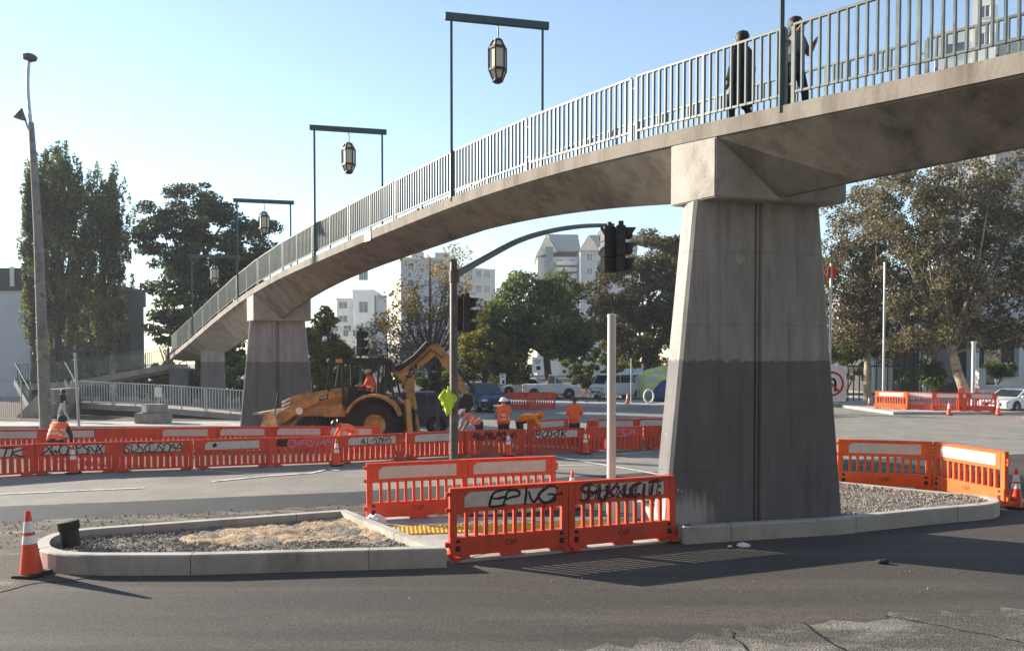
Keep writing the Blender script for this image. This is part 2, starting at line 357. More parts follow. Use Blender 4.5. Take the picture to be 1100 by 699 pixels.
def fill(name, poly, z, amp, m, step=0.09, drop=0):
    xs = [p.x for p in poly]; ys = [p.y for p in poly]; x0, y0 = min(xs)-step, min(ys)-step
    nx = int((max(xs)-x0)/step)+3; ny = int((max(ys)-y0)/step)+3
    big = offset_poly(poly if area(poly) > 0 else poly[::-1], -0.07)
    ph = rng.uniform(0, 6, 8)
    vid = {}; vs = []; fs = []
    def hz(x, y): return z+amp*(math.sin(3.1*x+ph[0])*math.sin(3.7*y+ph[1])+0.5*math.sin(8*x+5*y+ph[2])+0.4*math.sin(-7*x+9*y+ph[3]))*0.5+random.uniform(-1, 1)*amp*0.45
    def V(i, j):
        if (i, j) not in vid: vid[(i, j)] = len(vs); x, y = x0+i*step, y0+j*step; vs.append((x, y, hz(x, y)))
        return vid[(i, j)]
    for i in range(nx):
        for j in range(ny):
            c = (x0+(i+.5)*step, y0+(j+.5)*step)
            if inside(c, big): fs.append((V(i, j), V(i+1, j), V(i+1, j+1), V(i, j+1)))
    cnt = {}
    for f in fs:
        for i in f: cnt[i] = cnt.get(i, 0)+1
    if drop: vs = [(v[0], v[1], v[2]-(drop if cnt.get(i, 0) < 4 else 0)) for i, v in enumerate(vs)]
    mb = MB(); mb.add(vs, fs); o = mb.build(name, m, smooth=60); return struct(o)
def stones(name, poly, z, n, m, rmin, rmax, cond=None):
    ico = bmesh.new(); bmesh.ops.create_icosphere(ico, subdivisions=1, radius=1); iv = [v.co.copy() for v in ico.verts]; jf = [tuple(v.index for v in f.verts) for f in ico.faces]; ico.free()
    xs = [p.x for p in poly]; ys = [p.y for p in poly]; mb = MB(); k = 0
    while k < n:
        x, y = random.uniform(min(xs), max(xs)), random.uniform(min(ys), max(ys))
        if not inside((x, y), poly) or (cond and not cond(x, y)): 
            if random.random() < 0.02: k += 1
            continue
        r = random.uniform(rmin, rmax)**1.0; s = Vector((random.uniform(.7, 1.3), random.uniform(.7, 1.3), random.uniform(.5, .9)))*r; e = Euler((random.uniform(0, 6),)*3).to_matrix()
        mb.add([e @ Vector((v.x*s.x*random.uniform(.85, 1.15), v.y*s.y, v.z*s.z))+Vector((x, y, z+random.uniform(-.3, .6)*r)) for v in iv], jf); k += 1
    o = mb.build(name, m); o['kind'] = 'stuff'; return o
M_grav = mat('gravel', (0.16, 0.14, 0.12), 0.9, 0.3, 8, c2=(0.27, 0.24, 0.20), c2scale=9, bump=1.0, bscale=60, speck=0.5, world=True)
M_stone = mat('gravel_stones', (0.20, 0.175, 0.15), 0.85, 0.5, 14, c2=(0.34, 0.30, 0.26), c2scale=11, c2lo=0.48, c2hi=0.6, world=True)
M_sand = mat('straw_sand', (0.40, 0.29, 0.18), 0.9, 0.25, 5, c2=(0.23, 0.165, 0.105), c2scale=6, bump=1.0, bscale=35, speck=0.3, world=True)

KH = 0.27
def T27(px, py): return gp(px, py, KH)
a = T27(480, 588.5); b = T27(200, 596); c = T27(60, 596); d_ = T27(40, 583); e = T27(58, 571); f = T27(372, 546.5)
isl1 = smooth_corners([(a.x, a.y, 0), (b.x, b.y, 0), (c.x-0.35, c.y-0.02, 0.9), (e.x-0.25, e.y+0.1, 0.9), (f.x, f.y, 0)], 0)
in1 = kerb_ring('planter_kerb', isl1, 0.17, KH)
fill('planter_soil', in1, 0.13, 0.045, M_grav)
sandp = [Vector(gp(x, y, .15)[:2]) for x, y in ((205, 573), (240, 565), (300, 560), (372, 557), (400, 565), (428, 577), (410, 583), (330, 583), (250, 586), (205, 583), (190, 578))]
fill('planter_sand', offset_poly(sandp[::-1] if area(sandp) < 0 else sandp, 0.05), 0.15, 0.045, M_sand, 0.06, .08)
stones('gravel', in1, 0.15, 3400, M_stone, 0.007, 0.022, cond=lambda x, y: not inside((x, y), sandp) or random.random() < 0.05)
# expansion joints on the kerb front
for px in (137,):
    q = T27(px, 597)
a2 = T27(735, 566); b2 = Vector((5.62, 12.92, 0)); c2_ = Vector((7.7, 13.75, 0)); d2 = T27(1062, 540); e2 = T27(1073, 534.5); f2 = T27(1010, 527.5); g2 = T27(905, 517); h2 = Vector((2.35, 14.6, 0))
isl2 = smooth_corners([(a2.x, a2.y, 0.08), (b2.x, b2.y, 0), (c2_.x, c2_.y, 0), (d2.x+0.25, d2.y-0.05, 0.7), (e2.x+0.1, e2.y+0.25, 0.7), (f2.x, f2.y, 0.6), (g2.x, g2.y, 0), (4.5, 17.2, 0.5), (h2.x, h2.y, 0.3)], 0)
in2 = kerb_ring('island_kerb', isl2, 0.17, KH)
fill('island_soil', in2, 0.235, 0.04, M_grav)
stones('gravel', in2, 0.25, 3400, M_stone, 0.008, 0.026)
# crossing pad with yellow tactile strip
pad = MB(); pad.prism([gx(484, 11.05)[:2], (2.55, 12.35), (2.3, 14.3), (-2.75, 14.35), (-3.0, 13.95), (-0.86, 11.05)], -0.03, 0.012); struct(pad.build('crossing_pad', M_walk))
M_yel = mat('tactile_yellow', (0.62, 0.36, 0.03), 0.7, 0.15, 6, c2=(0.35, 0.22, 0.06), c2scale=5)
tp = MB(); A_ = Vector((-2.45, 13.0, 0)); B_ = Vector((2.2, 13.75, 0)); dd = (B_-A_).normalized(); nn = Vector((-dd.y, dd.x, 0)); 
tp.prism([(A_-nn*.3)[:2], (B_-nn*.3)[:2], (B_+nn*.3)[:2], (A_+nn*.3)[:2]], 0.0, 0.03)
for i in range(62):
    for j in range(8):
        p = A_+dd*(0.04+i*0.075)+nn*(-0.26+j*0.075); tp.lathe([(0.024, 0.03), (0.016, 0.045)], 6, (p.x, p.y, 0))
struct(tp.build('tactile_strip_surface', M_yel))
fp = [gx(486, 11.0), gx(536, 10.72), gx(500, 10.6)]
# loose litter on the road
M_lit = mat('paper_litter', (0.75, 0.73, 0.70), 0.8, 0.1, 8)
def crumple(name, label, p, sx, sy, sz, m=M_lit, seed=1):
    bm = bmesh.new(); bmesh.ops.create_icosphere(bm, subdivisions=3, radius=1); rr = random.Random(seed)
    ph = [rr.uniform(0, 6) for _ in range(6)]
    for v in bm.verts:
        c = v.co; k = 1+0.16*math.sin(6*c.x+ph[0])*math.sin(7*c.y+ph[1])+0.12*math.sin(11*c.z+9*c.x+ph[2])+rr.uniform(-.05, .05)
        v.co = Vector((c.x*sx*k, c.y*sy*k, max(0, (c.z+0.5)/1.5)*sz*k if c.z > -0.5 else 0))
    me = bpy.data.meshes.new(name); bm.to_mesh(me); bm.free(); me.materials.append(m); me.polygons.foreach_set('use_smooth', [True]*len(me.polygons))
    return tag(link(name, me, None, p), label, 'litter')
crumple('plastic_bag', 'white crumpled plastic bag at the corner of the long planter kerb', gp(403, 563, 0.02), 0.20, 0.13, 0.17, seed=3)
crumple('paper_cup', 'crushed white paper cup on the dark road below the concrete pier', gp(799, 587, 0), 0.10, 0.06, 0.07, seed=5)
crumple('paper_scrap', 'small white paper scrap left of the crushed cup on the road', gp(784, 587, 0), 0.035, 0.03, 0.025, seed=8)
crumple('asphalt_lump', 'small black lump lying where the barrier shadow ends on the road', gp(948, 604, 0), 0.09, 0.06, 0.05, M_rubber, seed=9)
# loose debris crumbs along the road edge
allp = [Vector((-9, 9.2)), Vector((9, 9.2)), Vector((11, 12.4)), Vector((3, 11.2)), Vector((-7, 10.2))]
stones('road_debris', allp, 0.0, 70, M_stone, 0.005, 0.012)
stones('road_debris', [Vector(p[:2]) for p in (Pz(-60, 562), Pz(390, 540), Pz(380, 547), Pz(60, 568), Pz(-60, 620))], 0.0, 420, M_stone, 0.006, 0.022)

# ================================================================== BRIDGE
KX = -0.71
def zsmooth():
    tab = [(-6, 5.3), (0, 5.9), (4, 6.2), (8.69, 6.50), (10.57, 6.70), (12.34, 6.87), (14.5, 7.06), (17, 7.15), (19.2, 7.13), (23, 6.96), (26.8, 6.74), (30.1, 6.52), (33.6, 6.10), (37, 5.48), (40, 4.85), (43.5, 4.1), (47, 3.4), (50, 2.85)]
    xs = np.array([t[0] for t in tab]); ys = np.array([t[1] for t in tab]); g = np.arange(-6, 50.01, 0.25); z = np.interp(g, xs, ys)
    k = np.ones(11)/11; zp = np.pad(z, 5, mode='reflect', reflect_type='odd'); z = np.convolve(zp, k, 'valid'); return g, z
ZG, ZZ = zsmooth()
def deckz(d): return float(np.interp(d, ZG, ZZ))
def near(d, z=0.0): return Vector((KX*(d-17), d, deckz(d)+z))
U = Vector((0.977, 0.212, 0)); BDIR = Vector((-0.579, 0.815, 0)); WID = 2.4
def depth(d):
    D1, D2 = 12.7, 33.2
    if d < D1: return 0.55+0.67*max(0, 1-(D1-d)/9.0)**1.5
    if d < 23: return 0.60+0.62*((23-d)/(23-D1))**2
    if d < D2: return 0.60+0.80*((d-23)/(D2-23))**2
    return max(0.38, 1.40-0.02*(d-D2) if d < 41 else 1.25-0.15*(d-41))
bridge = thing('pedestrian_bridge', 'long arched concrete footbridge crossing above the road on tapered piers', 'footbridge')
ds = list(np.arange(-5, 47.01, 0.5)); sec = []
for d in ds:
    n0 = near(d); h = depth(d)
    sec.append([n0, n0+U*.12, n0+U*.12+Vector((0, 0, -.15)), n0+U*(WID-.12)+Vector((0, 0, -.15)), n0+U*(WID-.12), n0+U*WID, n0+U*WID+Vector((0, 0, -.25)),
                n0+U*(WID-.05)+Vector((0, 0, -.25)), n0+U*(WID-.05)+Vector((0, 0, -.28)), n0+U*1.26+Vector((0, 0, -h)), n0+U*1.14+Vector((0, 0, -h)), n0+U*.05+Vector((0, 0, -.28)), n0+U*.05+Vector((0, 0, -.25)), n0+Vector((0, 0, -.25))])
mb = MB(); k = len(sec[0]); vsx = [p for s in sec for p in s]; fsx = []
for i in range(len(sec)-1):
    for j in range(k): fsx.append((i*k+j, i*k+(j+1) % k, (i+1)*k+(j+1) % k, (i+1)*k+j))
fsx.append(tuple(range(k))); fsx.append(tuple(range((len(sec)-1)*k, len(sec)*k)))
mb.add(vsx, fsx)
# concrete with a paler fascia and brown shaded soffit is one pour: same material everywhere
M_deck = mat('bridge_concrete', (0.235, 0.21, 0.175), 0.88, 0.22, 1.3, c2=(0.12, 0.10, 0.08), c2scale=1.1, c2lo=0.46, c2hi=0.68, bump=0.10, bscale=30, stretch=(1.6, 1.6, 0.4), world=True, speck=0.1)
mb.build('deck', M_deck, bridge, smooth=25)
# white plate on the fascia
pl = MB(); p0 = near(23.2); pl.beam(p0+Vector((0, 0, -.02))-U*.012, p0+Vector((0, 0, -.28))-U*.012, 0.03, 0.42, up=BDIR); pl.build('fascia_plate', M_white, bridge)

def pier_material():
    m = bpy.data.materials.new('pier_concrete'); m.use_nodes = True; N = m.node_tree.nodes; L = m.node_tree.links; bs = N['Principled BSDF']
    g = N.new('ShaderNodeNewGeometry'); sp = N.new('ShaderNodeSeparateXYZ'); L.new(g.outputs['Position'], sp.inputs[0])
    mp = N.new('ShaderNodeMapping'); mp.inputs['Scale'].default_value = (1.5, 1.5, 0.35); L.new(g.outputs['Position'], mp.inputs[0])
    n1 = N.new('ShaderNodeTexNoise'); n1.inputs['Scale'].default_value = 2.2; n1.inputs['Detail'].default_value = 9; n1.inputs['Roughness'].default_value = 0.65; L.new(mp.outputs[0], n1.inputs['Vector'])
    n2 = N.new('ShaderNodeTexNoise'); n2.inputs['Scale'].default_value = 9; n2.inputs['Detail'].default_value = 6; L.new(g.outputs['Position'], n2.inputs['Vector'])
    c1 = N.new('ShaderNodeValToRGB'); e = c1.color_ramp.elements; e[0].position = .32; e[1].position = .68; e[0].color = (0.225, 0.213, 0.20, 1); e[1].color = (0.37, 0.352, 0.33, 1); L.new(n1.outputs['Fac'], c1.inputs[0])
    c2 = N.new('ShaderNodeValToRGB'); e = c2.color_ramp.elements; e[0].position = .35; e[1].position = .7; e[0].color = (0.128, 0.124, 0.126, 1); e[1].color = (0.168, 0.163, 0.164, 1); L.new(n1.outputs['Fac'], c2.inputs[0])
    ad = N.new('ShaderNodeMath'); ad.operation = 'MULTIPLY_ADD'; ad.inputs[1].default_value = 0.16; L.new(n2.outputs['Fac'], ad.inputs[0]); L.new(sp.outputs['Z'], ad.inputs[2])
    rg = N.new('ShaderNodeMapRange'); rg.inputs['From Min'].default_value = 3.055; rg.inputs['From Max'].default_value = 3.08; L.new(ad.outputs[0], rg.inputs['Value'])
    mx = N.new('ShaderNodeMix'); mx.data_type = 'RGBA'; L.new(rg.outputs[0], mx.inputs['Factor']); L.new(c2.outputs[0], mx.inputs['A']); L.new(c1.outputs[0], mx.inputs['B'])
    # scraped pale patch low on the left of the near pier
    sub = N.new('ShaderNodeVectorMath'); sub.operation = 'SUBTRACT'; sub.inputs[1].default_value = (2.85, 12.6, 0.30); L.new(g.outputs['Position'], sub.inputs[0])
    sc = N.new('ShaderNodeVectorMath'); sc.operation = 'MULTIPLY'; sc.inputs[1].default_value = (1.35, 0.5, 1.5); L.new(sub.outputs[0], sc.inputs[0])
    ln = N.new('ShaderNodeVectorMath'); ln.operation = 'LENGTH'; L.new(sc.outputs[0], ln.inputs[0])
    mp3 = N.new('ShaderNodeMapping'); mp3.inputs['Scale'].default_value = (9, 9, 0.8); L.new(g.outputs['Position'], mp3.inputs[0])
    n3 = N.new('ShaderNodeTexNoise'); n3.inputs['Scale'].default_value = 1.6; n3.inputs['Detail'].default_value = 6; L.new(mp3.outputs[0], n3.inputs['Vector'])
    m3 = N.new('ShaderNodeMath'); m3.operation = 'MULTIPLY_ADD'; m3.inputs[1].default_value = 0.9; L.new(n3.outputs['Fac'], m3.inputs[0]); L.new(ln.outputs['Value'], m3.inputs[2])
    r3 = N.new('ShaderNodeMapRange'); r3.inputs['From Min'].default_value = 0.88; r3.inputs['From Max'].default_value = 1.25; r3.inputs['To Min'].default_value = 1; r3.inputs['To Max'].default_value = 0; L.new(m3.outputs[0], r3.inputs['Value'])
    m4 = N.new('ShaderNodeMix'); m4.data_type = 'RGBA'; L.new(r3.outputs[0], m4.inputs['Factor']); L.new(mx.outputs['Result'], m4.inputs['A']); m4.inputs['B'].default_value = (0.38, 0.35, 0.34, 1)
    # scattered small chips
    n5 = N.new('ShaderNodeTexNoise'); n5.inputs['Scale'].default_value = 2.7; n5.inputs['Detail'].default_value = 5; L.new(g.outputs['Position'], n5.inputs['Vector'])
    r5 = N.new('ShaderNodeMapRange'); r5.inputs['From Min'].default_value = 0.71; r5.inputs['From Max'].default_value = 0.74; L.new(n5.outputs['Fac'], r5.inputs['Value'])
    m5 = N.new('ShaderNodeMix'); m5.data_type = 'RGBA'; L.new(r5.outputs[0], m5.inputs['Factor']); L.new(m4.outputs['Result'], m5.inputs['A']); m5.inputs['B'].default_value = (0.40, 0.38, 0.35, 1)
    # formwork board lines and a few rust-dark streaks cast into the concrete
    wv = N.new('ShaderNodeMath'); wv.operation = 'PINGPONG'; wv.inputs[1].default_value = 0.61; L.new(ad.outputs[0], wv.inputs[0])
    rw_ = N.new('ShaderNodeMapRange'); rw_.inputs['From Min'].default_value = 0.0; rw_.inputs['From Max'].default_value = 0.018; rw_.inputs['To Min'].default_value = 0.80; rw_.inputs['To Max'].default_value = 1.0; L.new(wv.outputs[0], rw_.inputs['Value'])
    mpS = N.new('ShaderNodeMapping'); mpS.inputs['Scale'].default_value = (5, 5, 0.22); mpS.inputs['Location'].default_value = (3, 8, 1); L.new(g.outputs['Position'], mpS.inputs[0])
    nS = N.new('ShaderNodeTexNoise'); nS.inputs['Scale'].default_value = 1.5; nS.inputs['Detail'].default_value = 7; L.new(mpS.outputs[0], nS.inputs['Vector'])
    rS = N.new('ShaderNodeMapRange'); rS.inputs['From Min'].default_value = 0.55; rS.inputs['From Max'].default_value = 0.72; rS.inputs['To Min'].default_value = 1.0; rS.inputs['To Max'].default_value = 0.74; L.new(nS.outputs['Fac'], rS.inputs['Value'])
    mw = N.new('ShaderNodeMath'); mw.operation = 'MULTIPLY'; L.new(rw_.outputs[0], mw.inputs[0]); L.new(rS.outputs[0], mw.inputs[1])
    vm = N.new('ShaderNodeVectorMath'); vm.operation = 'SCALE'; L.new(m5.outputs['Result'], vm.inputs[0]); L.new(mw.outputs[0], vm.inputs['Scale'])
    L.new(vm.outputs[0], bs.inputs['Base Color']); bs.inputs['Roughness'].default_value = 0.85; bs.inputs['Specular IOR Level'].default_value = 0.3
    bp = N.new('ShaderNodeBump'); bp.inputs['Strength'].default_value = 0.3; bp.inputs['Distance'].default_value = 0.02; L.new(n2.outputs['Fac'], bp.inputs['Height']); L.new(bp.outputs[0], bs.inputs['Normal'])
    return m
M_pier = pier_material()
M_cap = mat('cap_concrete', (0.40, 0.37, 0.325), 0.85, 0.2, 2.0, c2=(0.24, 0.22, 0.19), c2scale=2.2, c2lo=0.5, c2hi=0.7, bump=0.3, bscale=18, stretch=(1, 1, 0.6), world=True, speck=0.08)
def pier(corner_d, capbot, base_z, dz=0.0):
    c0 = near(corner_d); c0.z = 0
    ztop = deckz(corner_d)-.27
    A = c0-U*0.004; B = c0+U*(WID+0.02); C = B+BDIR*.98; D = A+BDIR*.98
    zt = lambda p: deckz(p.y)-.262 if (p-A).length < .01 or (p-D).length < .01 else deckz(p.y)-.262
    cap = MB(); zA, zB, zC, zD = deckz(A.y)-.255, deckz(corner_d)-.255, deckz(D.y)-.255, deckz(D.y)-.255
    vsx = [Vector((p.x, p.y, capbot)) for p in (A, B, C, D)]+[Vector((A.x, A.y, zA)), Vector((B.x, B.y, zB)), Vector((C.x, C.y, zC)), Vector((D.x, D.y, zD))]
    cap.add(vsx, [(0, 3, 2, 1), (4, 5, 6, 7), (0, 1, 5, 4), (1, 2, 6, 5), (2, 3, 7, 6), (3, 0, 4, 7)])
    V = Vector((-U.y, U.x, 0))
    ctr = c0+U*1.19+BDIR*.60
    po = MB()
    # shaft halves either side of a recessed groove
    th = 0.25; zt_, zb_ = capbot-0.002, base_z-0.15
    wt, wb = 1.17, 1.17+0.50*(zt_-zb_)/5.35
    def ring(z, w):
        t = th*(1+0.1*(zt_-z)/5.35); ch = 0.05
        pts = [(-w, -t+ch), (-w+ch, -t), (-.075, -t), (-.055, -t+.07), (-.02, -t+.07), (-.018, -t+.03), (.018, -t+.03), (.02, -t+.07), (.055, -t+.07), (.075, -t), (w-ch, -t), (w, -t+ch), (w, t-ch), (w-ch, t), (-w+ch, t), (-w, t-ch)]
        return [ctr+U*x+V*y+Vector((0, 0, z)) for x, y in pts]
    r0, r1 = ring(zb_, wb), ring(zt_, wt); n = len(r0)
    po.add(r0+r1, [(i, (i+1) % n, n+(i+1) % n, n+i) for i in range(n)]+[tuple(range(n-1, -1, -1)), tuple(range(n, 2*n))])
    p = po.build('pier', M_pier, bridge); cap.build('pier_cap', M_cap, p, bevel=0.02)
pier(12.34, 5.645, 0.25)
pier(32.8, 4.78, 0.0)
def slim(px, d, w, ztop, t=0.35):
    c = gx(px, d); mb = MB(); vsx = []
    for z, ww in ((-0.05, w*1.12), (ztop, w)):
        for x, y in ((-ww/2, -t/2), (ww/2, -t/2), (ww/2, t/2), (-ww/2, t/2)): vsx.append(Vector((c.x, c.y, z))+U*x+Vector((-U.y, U.x, 0))*y)
    mb.add(vsx, [(0, 1, 5, 4), (1, 2, 6, 5), (2, 3, 7, 6), (3, 0, 4, 7), (3, 2, 1, 0), (4, 5, 6, 7)]); mb.build('pier', M_pier, bridge)
slim(229, 40.6, 1.15, 3.6); slim(192, 46.5, 1.0, 2.6)

# railings: panels of flat bars between paired posts
def panel(parent, p0, p1, H=1.15, n=18, first=True, m=None, bar=0.026, mid=True, base=0.0, name='railing_panel'):
    mb = MB(); L = (p1-p0); hd = Vector((L.x, L.y, 0)).normalized(); up = Vector((0, 0, 1)); m = m or M_rail
    q0, q1 = p0+hd*.07, p1-hd*.07
    mb.beam(q0+up*H, q1+up*H, 0.05, 0.035); mb.beam(q0+up*.17, q1+up*.17, 0.035, 0.035)
    for e in (q0, q1): mb.beam(e+up*-0.02, e+up*(H-.018), 0.045, 0.055, up=hd)
    for i in range(1, n):
        t = i/n; p = q0.lerp(q1, t); wd = bar*1.9 if (mid and i == n//2) else bar
        b0 = -0.02 if (mid and i == n//2) else 0.15
        mb.beam(p+up*b0, p+up*(H-.018), 0.05, wd*.85, up=hd)
    for z in (0.3, 0.95): mb.beam(p0-hd*.07+up*z, p0+hd*.07+up*z, 0.02, 0.03)
    return mb.build(name, m, parent)
PD = 2.64
d = -4.55
while d < 46.4:
    d1 = min(d+PD, 46.8)
    for off in (0.06, WID-0.06): panel(bridge, near(d)+U*off, near(d1)+U*off, n=22, bar=.03)
    d = d1
# lantern gantries
M_lframe = mat('lantern_iron', (0.018, 0.020, 0.019), 0.5, 0.3, 8)
M_lglass = mat('lantern_panes', (0.62, 0.55, 0.40), 0.35, 0.08, 4)
def hexring(r, z, n=6): return [Vector((r*math.cos(2*math.pi*i/n+.3), r*math.sin(2*math.pi*i/n+.3), z)) for i in range(n)]
gantry = None
def make_gantry(H):
    t = thing('lantern_gantry', '', 'lantern')
    mb = MB(); mb.beam((0, 0, -.1), (0, 0, H-.07), 0.06, 0.06); mb.build('post', M_teal, t)
    e = U*WID*0.985; mb = MB(); mb.beam(e+Vector((0, 0, -.1)), e+Vector((0, 0, H-.07)), 0.06, 0.06); mb.build('post', M_teal, t)
    mb = MB(); mb.beam(-U*.16+Vector((0, 0, H)), e+U*.16+Vector((0, 0, H)), 0.12, 0.17); mb.build('crossbeam', M_teal, t)
    c = e*0.5+Vector((0, 0, H-.08))
    st = MB(); st.tube([c, c+Vector((.02, 0, -.2)), c+Vector((0, 0, -.42))], 0.018, 6); st.build('hanging_rod', M_lframe, t)
    zt = -.42; lv = [(0.12, zt), (0.235, zt-.20), (0.235, zt-.74), (0.13, zt-.98)]
    gl = MB(); rings = [[p+c for p in hexring(r*.95, z)] for r, z in lv]
    vsx = [p for r in rings for p in r]; gl.add(vsx, [(i*6+k, i*6+(k+1) % 6, (i+1)*6+(k+1) % 6, (i+1)*6+k) for i in range(3) for k in range(6)])
    lf = MB(); rings = [[p+c for p in hexring(r, z)] for r, z in lv]
    for i, r in enumerate(rings):
        for k_ in range(6):
            lf.beam(r[k_], r[(k_+1) % 6], 0.035, 0.06 if i in (1, 2) else 0.04)
            if i < 3: lf.beam(r[k_], rings[i+1][k_], 0.035, 0.035)
    lf.lathe([(0.13, zt+.03), (0.13, zt)], 6, c); lf.lathe([(0.14, zt-.98), (0.15, zt-1.02), (0.10, zt-1.05)], 6, c)
    for i in range(6):
        a_, b_ = rings[1][i].lerp(rings[1][(i+1) % 6], .5), rings[2][i].lerp(rings[2][(i+1) % 6], .5)
    lt = lf.build('lantern', M_lframe, t); gl.build('lantern_glass', M_lglass, lt)
    return t
gl_ = [(485, 4.55, 'biggest whole lantern gantry, high over the middle of the bridge arch against open sky'), (339, 4.45, 'lantern gantry above the bridge, second in size, wholly against plain sky'),
       (256, 4.45, 'lantern gantry on the bridge beside the dark pine, lantern partly against sky'), (207, 4.35, 'farthest and lowest lantern gantry, wholly in front of the dark pine'),
       (835, 4.5, 'lantern gantry post rising between the two walkers on the bridge, its beam out of view')]
protoG = make_gantry(4.5)
for i, (px, H, lab) in enumerate(gl_):
    dd_ = 9777/(px+25); p = near(dd_); p.z += 0.0
    if i == 0: o = protoG; o.location = p-U*0.0+U*.02; o['label'] = lab; o['group'] = 'lantern gantries along the footbridge'
    else: o = dup(protoG, p+U*.02, 0, lab, 'lantern gantries along the footbridge')

# ------------------------------------------------------------------ far access ramps
ramp = thing('access_ramp', 'concrete switchback ramp with green railings at the far left end of the bridge', 'ramp')
def slab(parent, a, b, w_dir, w, t, name='ramp_deck', m=None):
    mb = MB(); vsx = [a, b, b+w_dir*w, a+w_dir*w]; vsx = vsx+[v-Vector((0, 0, t)) for v in vsx]
    mb.add(vsx, [(0, 1, 2, 3), (7, 6, 5, 4), (0, 4, 5, 1), (1, 5, 6, 2), (2, 6, 7, 3), (3, 7, 4, 0)]); return mb.build(name, m or M_conc, parent)
e0 = near(47); e0 = Vector((e0.x+0.2, e0.y, e0.z-.02)); back = Vector((0.1, 1, 0))
u0 = at(181, 391, 46.5); u1 = at(80, 409, 44.0); u2 = at(18, 413, 43.5)
slab(ramp, u0, u1, back, 2.3, .35); slab(ramp, u1, u2, back, 2.3, .35)
for a, b in ((u0, u0.lerp(u1, .5)), (u0.lerp(u1, .5), u1), (u1, u2)):
    panel(ramp, a, b, 1.15, 22, bar=0.03); panel(ramp, a+back*2.2, b+back*2.2, 1.15, 22, bar=0.03)
l0 = at(76, 432, 41.5); l1 = at(170, 437.5, 39.5); l2 = at(275, 446, 37.5)
slab(ramp, l0, l1, back, 2.0, .3); slab(ramp, l1, l2, back, 2.0, .3)
for a, b in ((l0, l0.lerp(l1, .5)), (l0.lerp(l1, .5), l1), (l1, l1.lerp(l2, .5)), (l1.lerp(l2, .5), l2)):
    panel(ramp, a, b, 1.2, 16, bar=0.035, m=M_steel)
M_darkwall = mat('dark_wall', (0.045, 0.043, 0.042), 0.9, 0.3, 2)
rw = MB(); rw.prism([(l0.x, l0.y+.05), (l2.x, l2.y+.05), (l2.x, l2.y+.35), (l0.x, l0.y+.35)], -.02, lambda x, y: l0.z-.31+(l2.z-l0.z)*(x-l0.x)/(l2.x-l0.x)-0.0); rw.build('ramp_wall', M_darkwall, ramp)
# stair stringers and sloping handrails at the left end
for px in (16, 70):
    a, b = at(px, 389, 43), at(px+16, 418, 40.5); mb = MB(); mb.beam(a, b, 0.06, 0.09); mb.beam(a+Vector((0, 0, -1.1)), b+Vector((0, 0, -1.0)), 0.12, 0.4); mb.beam(b, b+Vector((0, 0, -1.3)), 0.06, 0.06); mb.build('stair_rail', M_rail, ramp)
w0, w1 = at(17, 452, 39), at(46, 418, 39); mb = MB()
mb.add([Vector((w0.x, 39, .12)), Vector((w1.x+.6, 39, .12)), Vector((w1.x+.6, 39, w1.z)), Vector((w1.x, 39, w1.z)), Vector((w0.x, 41, .12)), Vector((w1.x+.6, 41, .12)), Vector((w1.x+.6, 41, w1.z)), Vector((w1.x, 41, w1.z))],
       [(0, 1, 2, 3), (7, 6, 5, 4), (0, 4, 5, 1), (1, 5, 6, 2), (2, 6, 7, 3), (3, 7, 4, 0)]); mb.build('stair_wall', M_conc, ramp)
# notice on the ramp railing
mb = MB(); q = at(171, 421, 39.2); mb.box(q-Vector((0, .12, 0)), (0.32, 0.02, 0.5)); o = mb.build('notice_board', M_white); tag(o, 'small white notice fixed to the lower ramp railing', 'sign')
mb.v = []; mb.f = []; mb.m = []
# ================================================================== BARRIERS
ST = {'A': [[(0, 0), (.5, 1), (1, 0)], [(.2, .4), (.8, .4)]], 'B': [[(0, 0), (0, 1), (.7, .9), (.7, .6), (0, .5), (.9, .4), (.9, .1), (0, 0)]], 'C': [[(1, .85), (.5, 1), (.05, .6), (.1, .2), (.5, 0), (1, .15)]],
      'D': [[(0, 0), (.1, 1), (.8, .8), (1, .4), (.6, 0), (0, 0)]], 'E': [[(1, 1), (.1, .95), (0, 0), (1, .05)], [(.05, .5), (.8, .52)]], 'G': [[(1, .85), (.5, 1), (0, .5), (.4, 0), (1, .15), (.95, .5), (.55, .48)]],
      'H': [[(0, 1), (.05, 0)], [(1, 1), (.95, 0)], [(0, .5), (1, .55)]], 'I': [[(.5, 1), (.5, 0)]], 'K': [[(0, 1), (.05, 0)], [(1, 1), (.1, .5), (1, 0)]], 'L': [[(0, 1), (.05, 0), (.9, .05)]],
      'M': [[(0, 0), (.1, 1), (.5, .35), (.9, 1), (1, 0)]], 'N': [[(0, 0), (.1, 1), (.85, 0), (1, 1)]], 'O': [[(.5, 1), (.05, .7), (.1, .2), (.5, 0), (.95, .3), (.9, .8), (.5, 1)]], 'P': [[(0, 0), (.1, 1), (.9, .85), (.85, .5), (.05, .45)]],
      'R': [[(0, 0), (.05, 1), (.9, .85), (.8, .55), (.05, .5), (1, 0)]], 'S': [[(1, .9), (.4, 1), (0, .75), (.9, .35), (.7, 0), (0, .1)]], 'T': [[(0, .95), (1, 1)], [(.5, 1), (.45, 0)]], 'U': [[(0, 1), (.05, .2), (.5, 0), (.9, .25), (1, 1)]],
      'V': [[(0, 1), (.45, 0), (1, 1)]], 'W': [[(0, 1), (.25, 0), (.5, .7), (.75, 0), (1, 1)]], 'X': [[(0, 1), (1, 0)], [(1, 1), (0, 0)]], 'Y': [[(0, 1), (.5, .5), (1, 1)], [(.5, .5), (.4, 0)]], '.': [[(.4, .1), (.6, .2)]], ':': [[(.4, .2), (.6, .25)], [(.4, .7), (.6, .75)]], '-': [[(0, .4), (1, .55)]]}
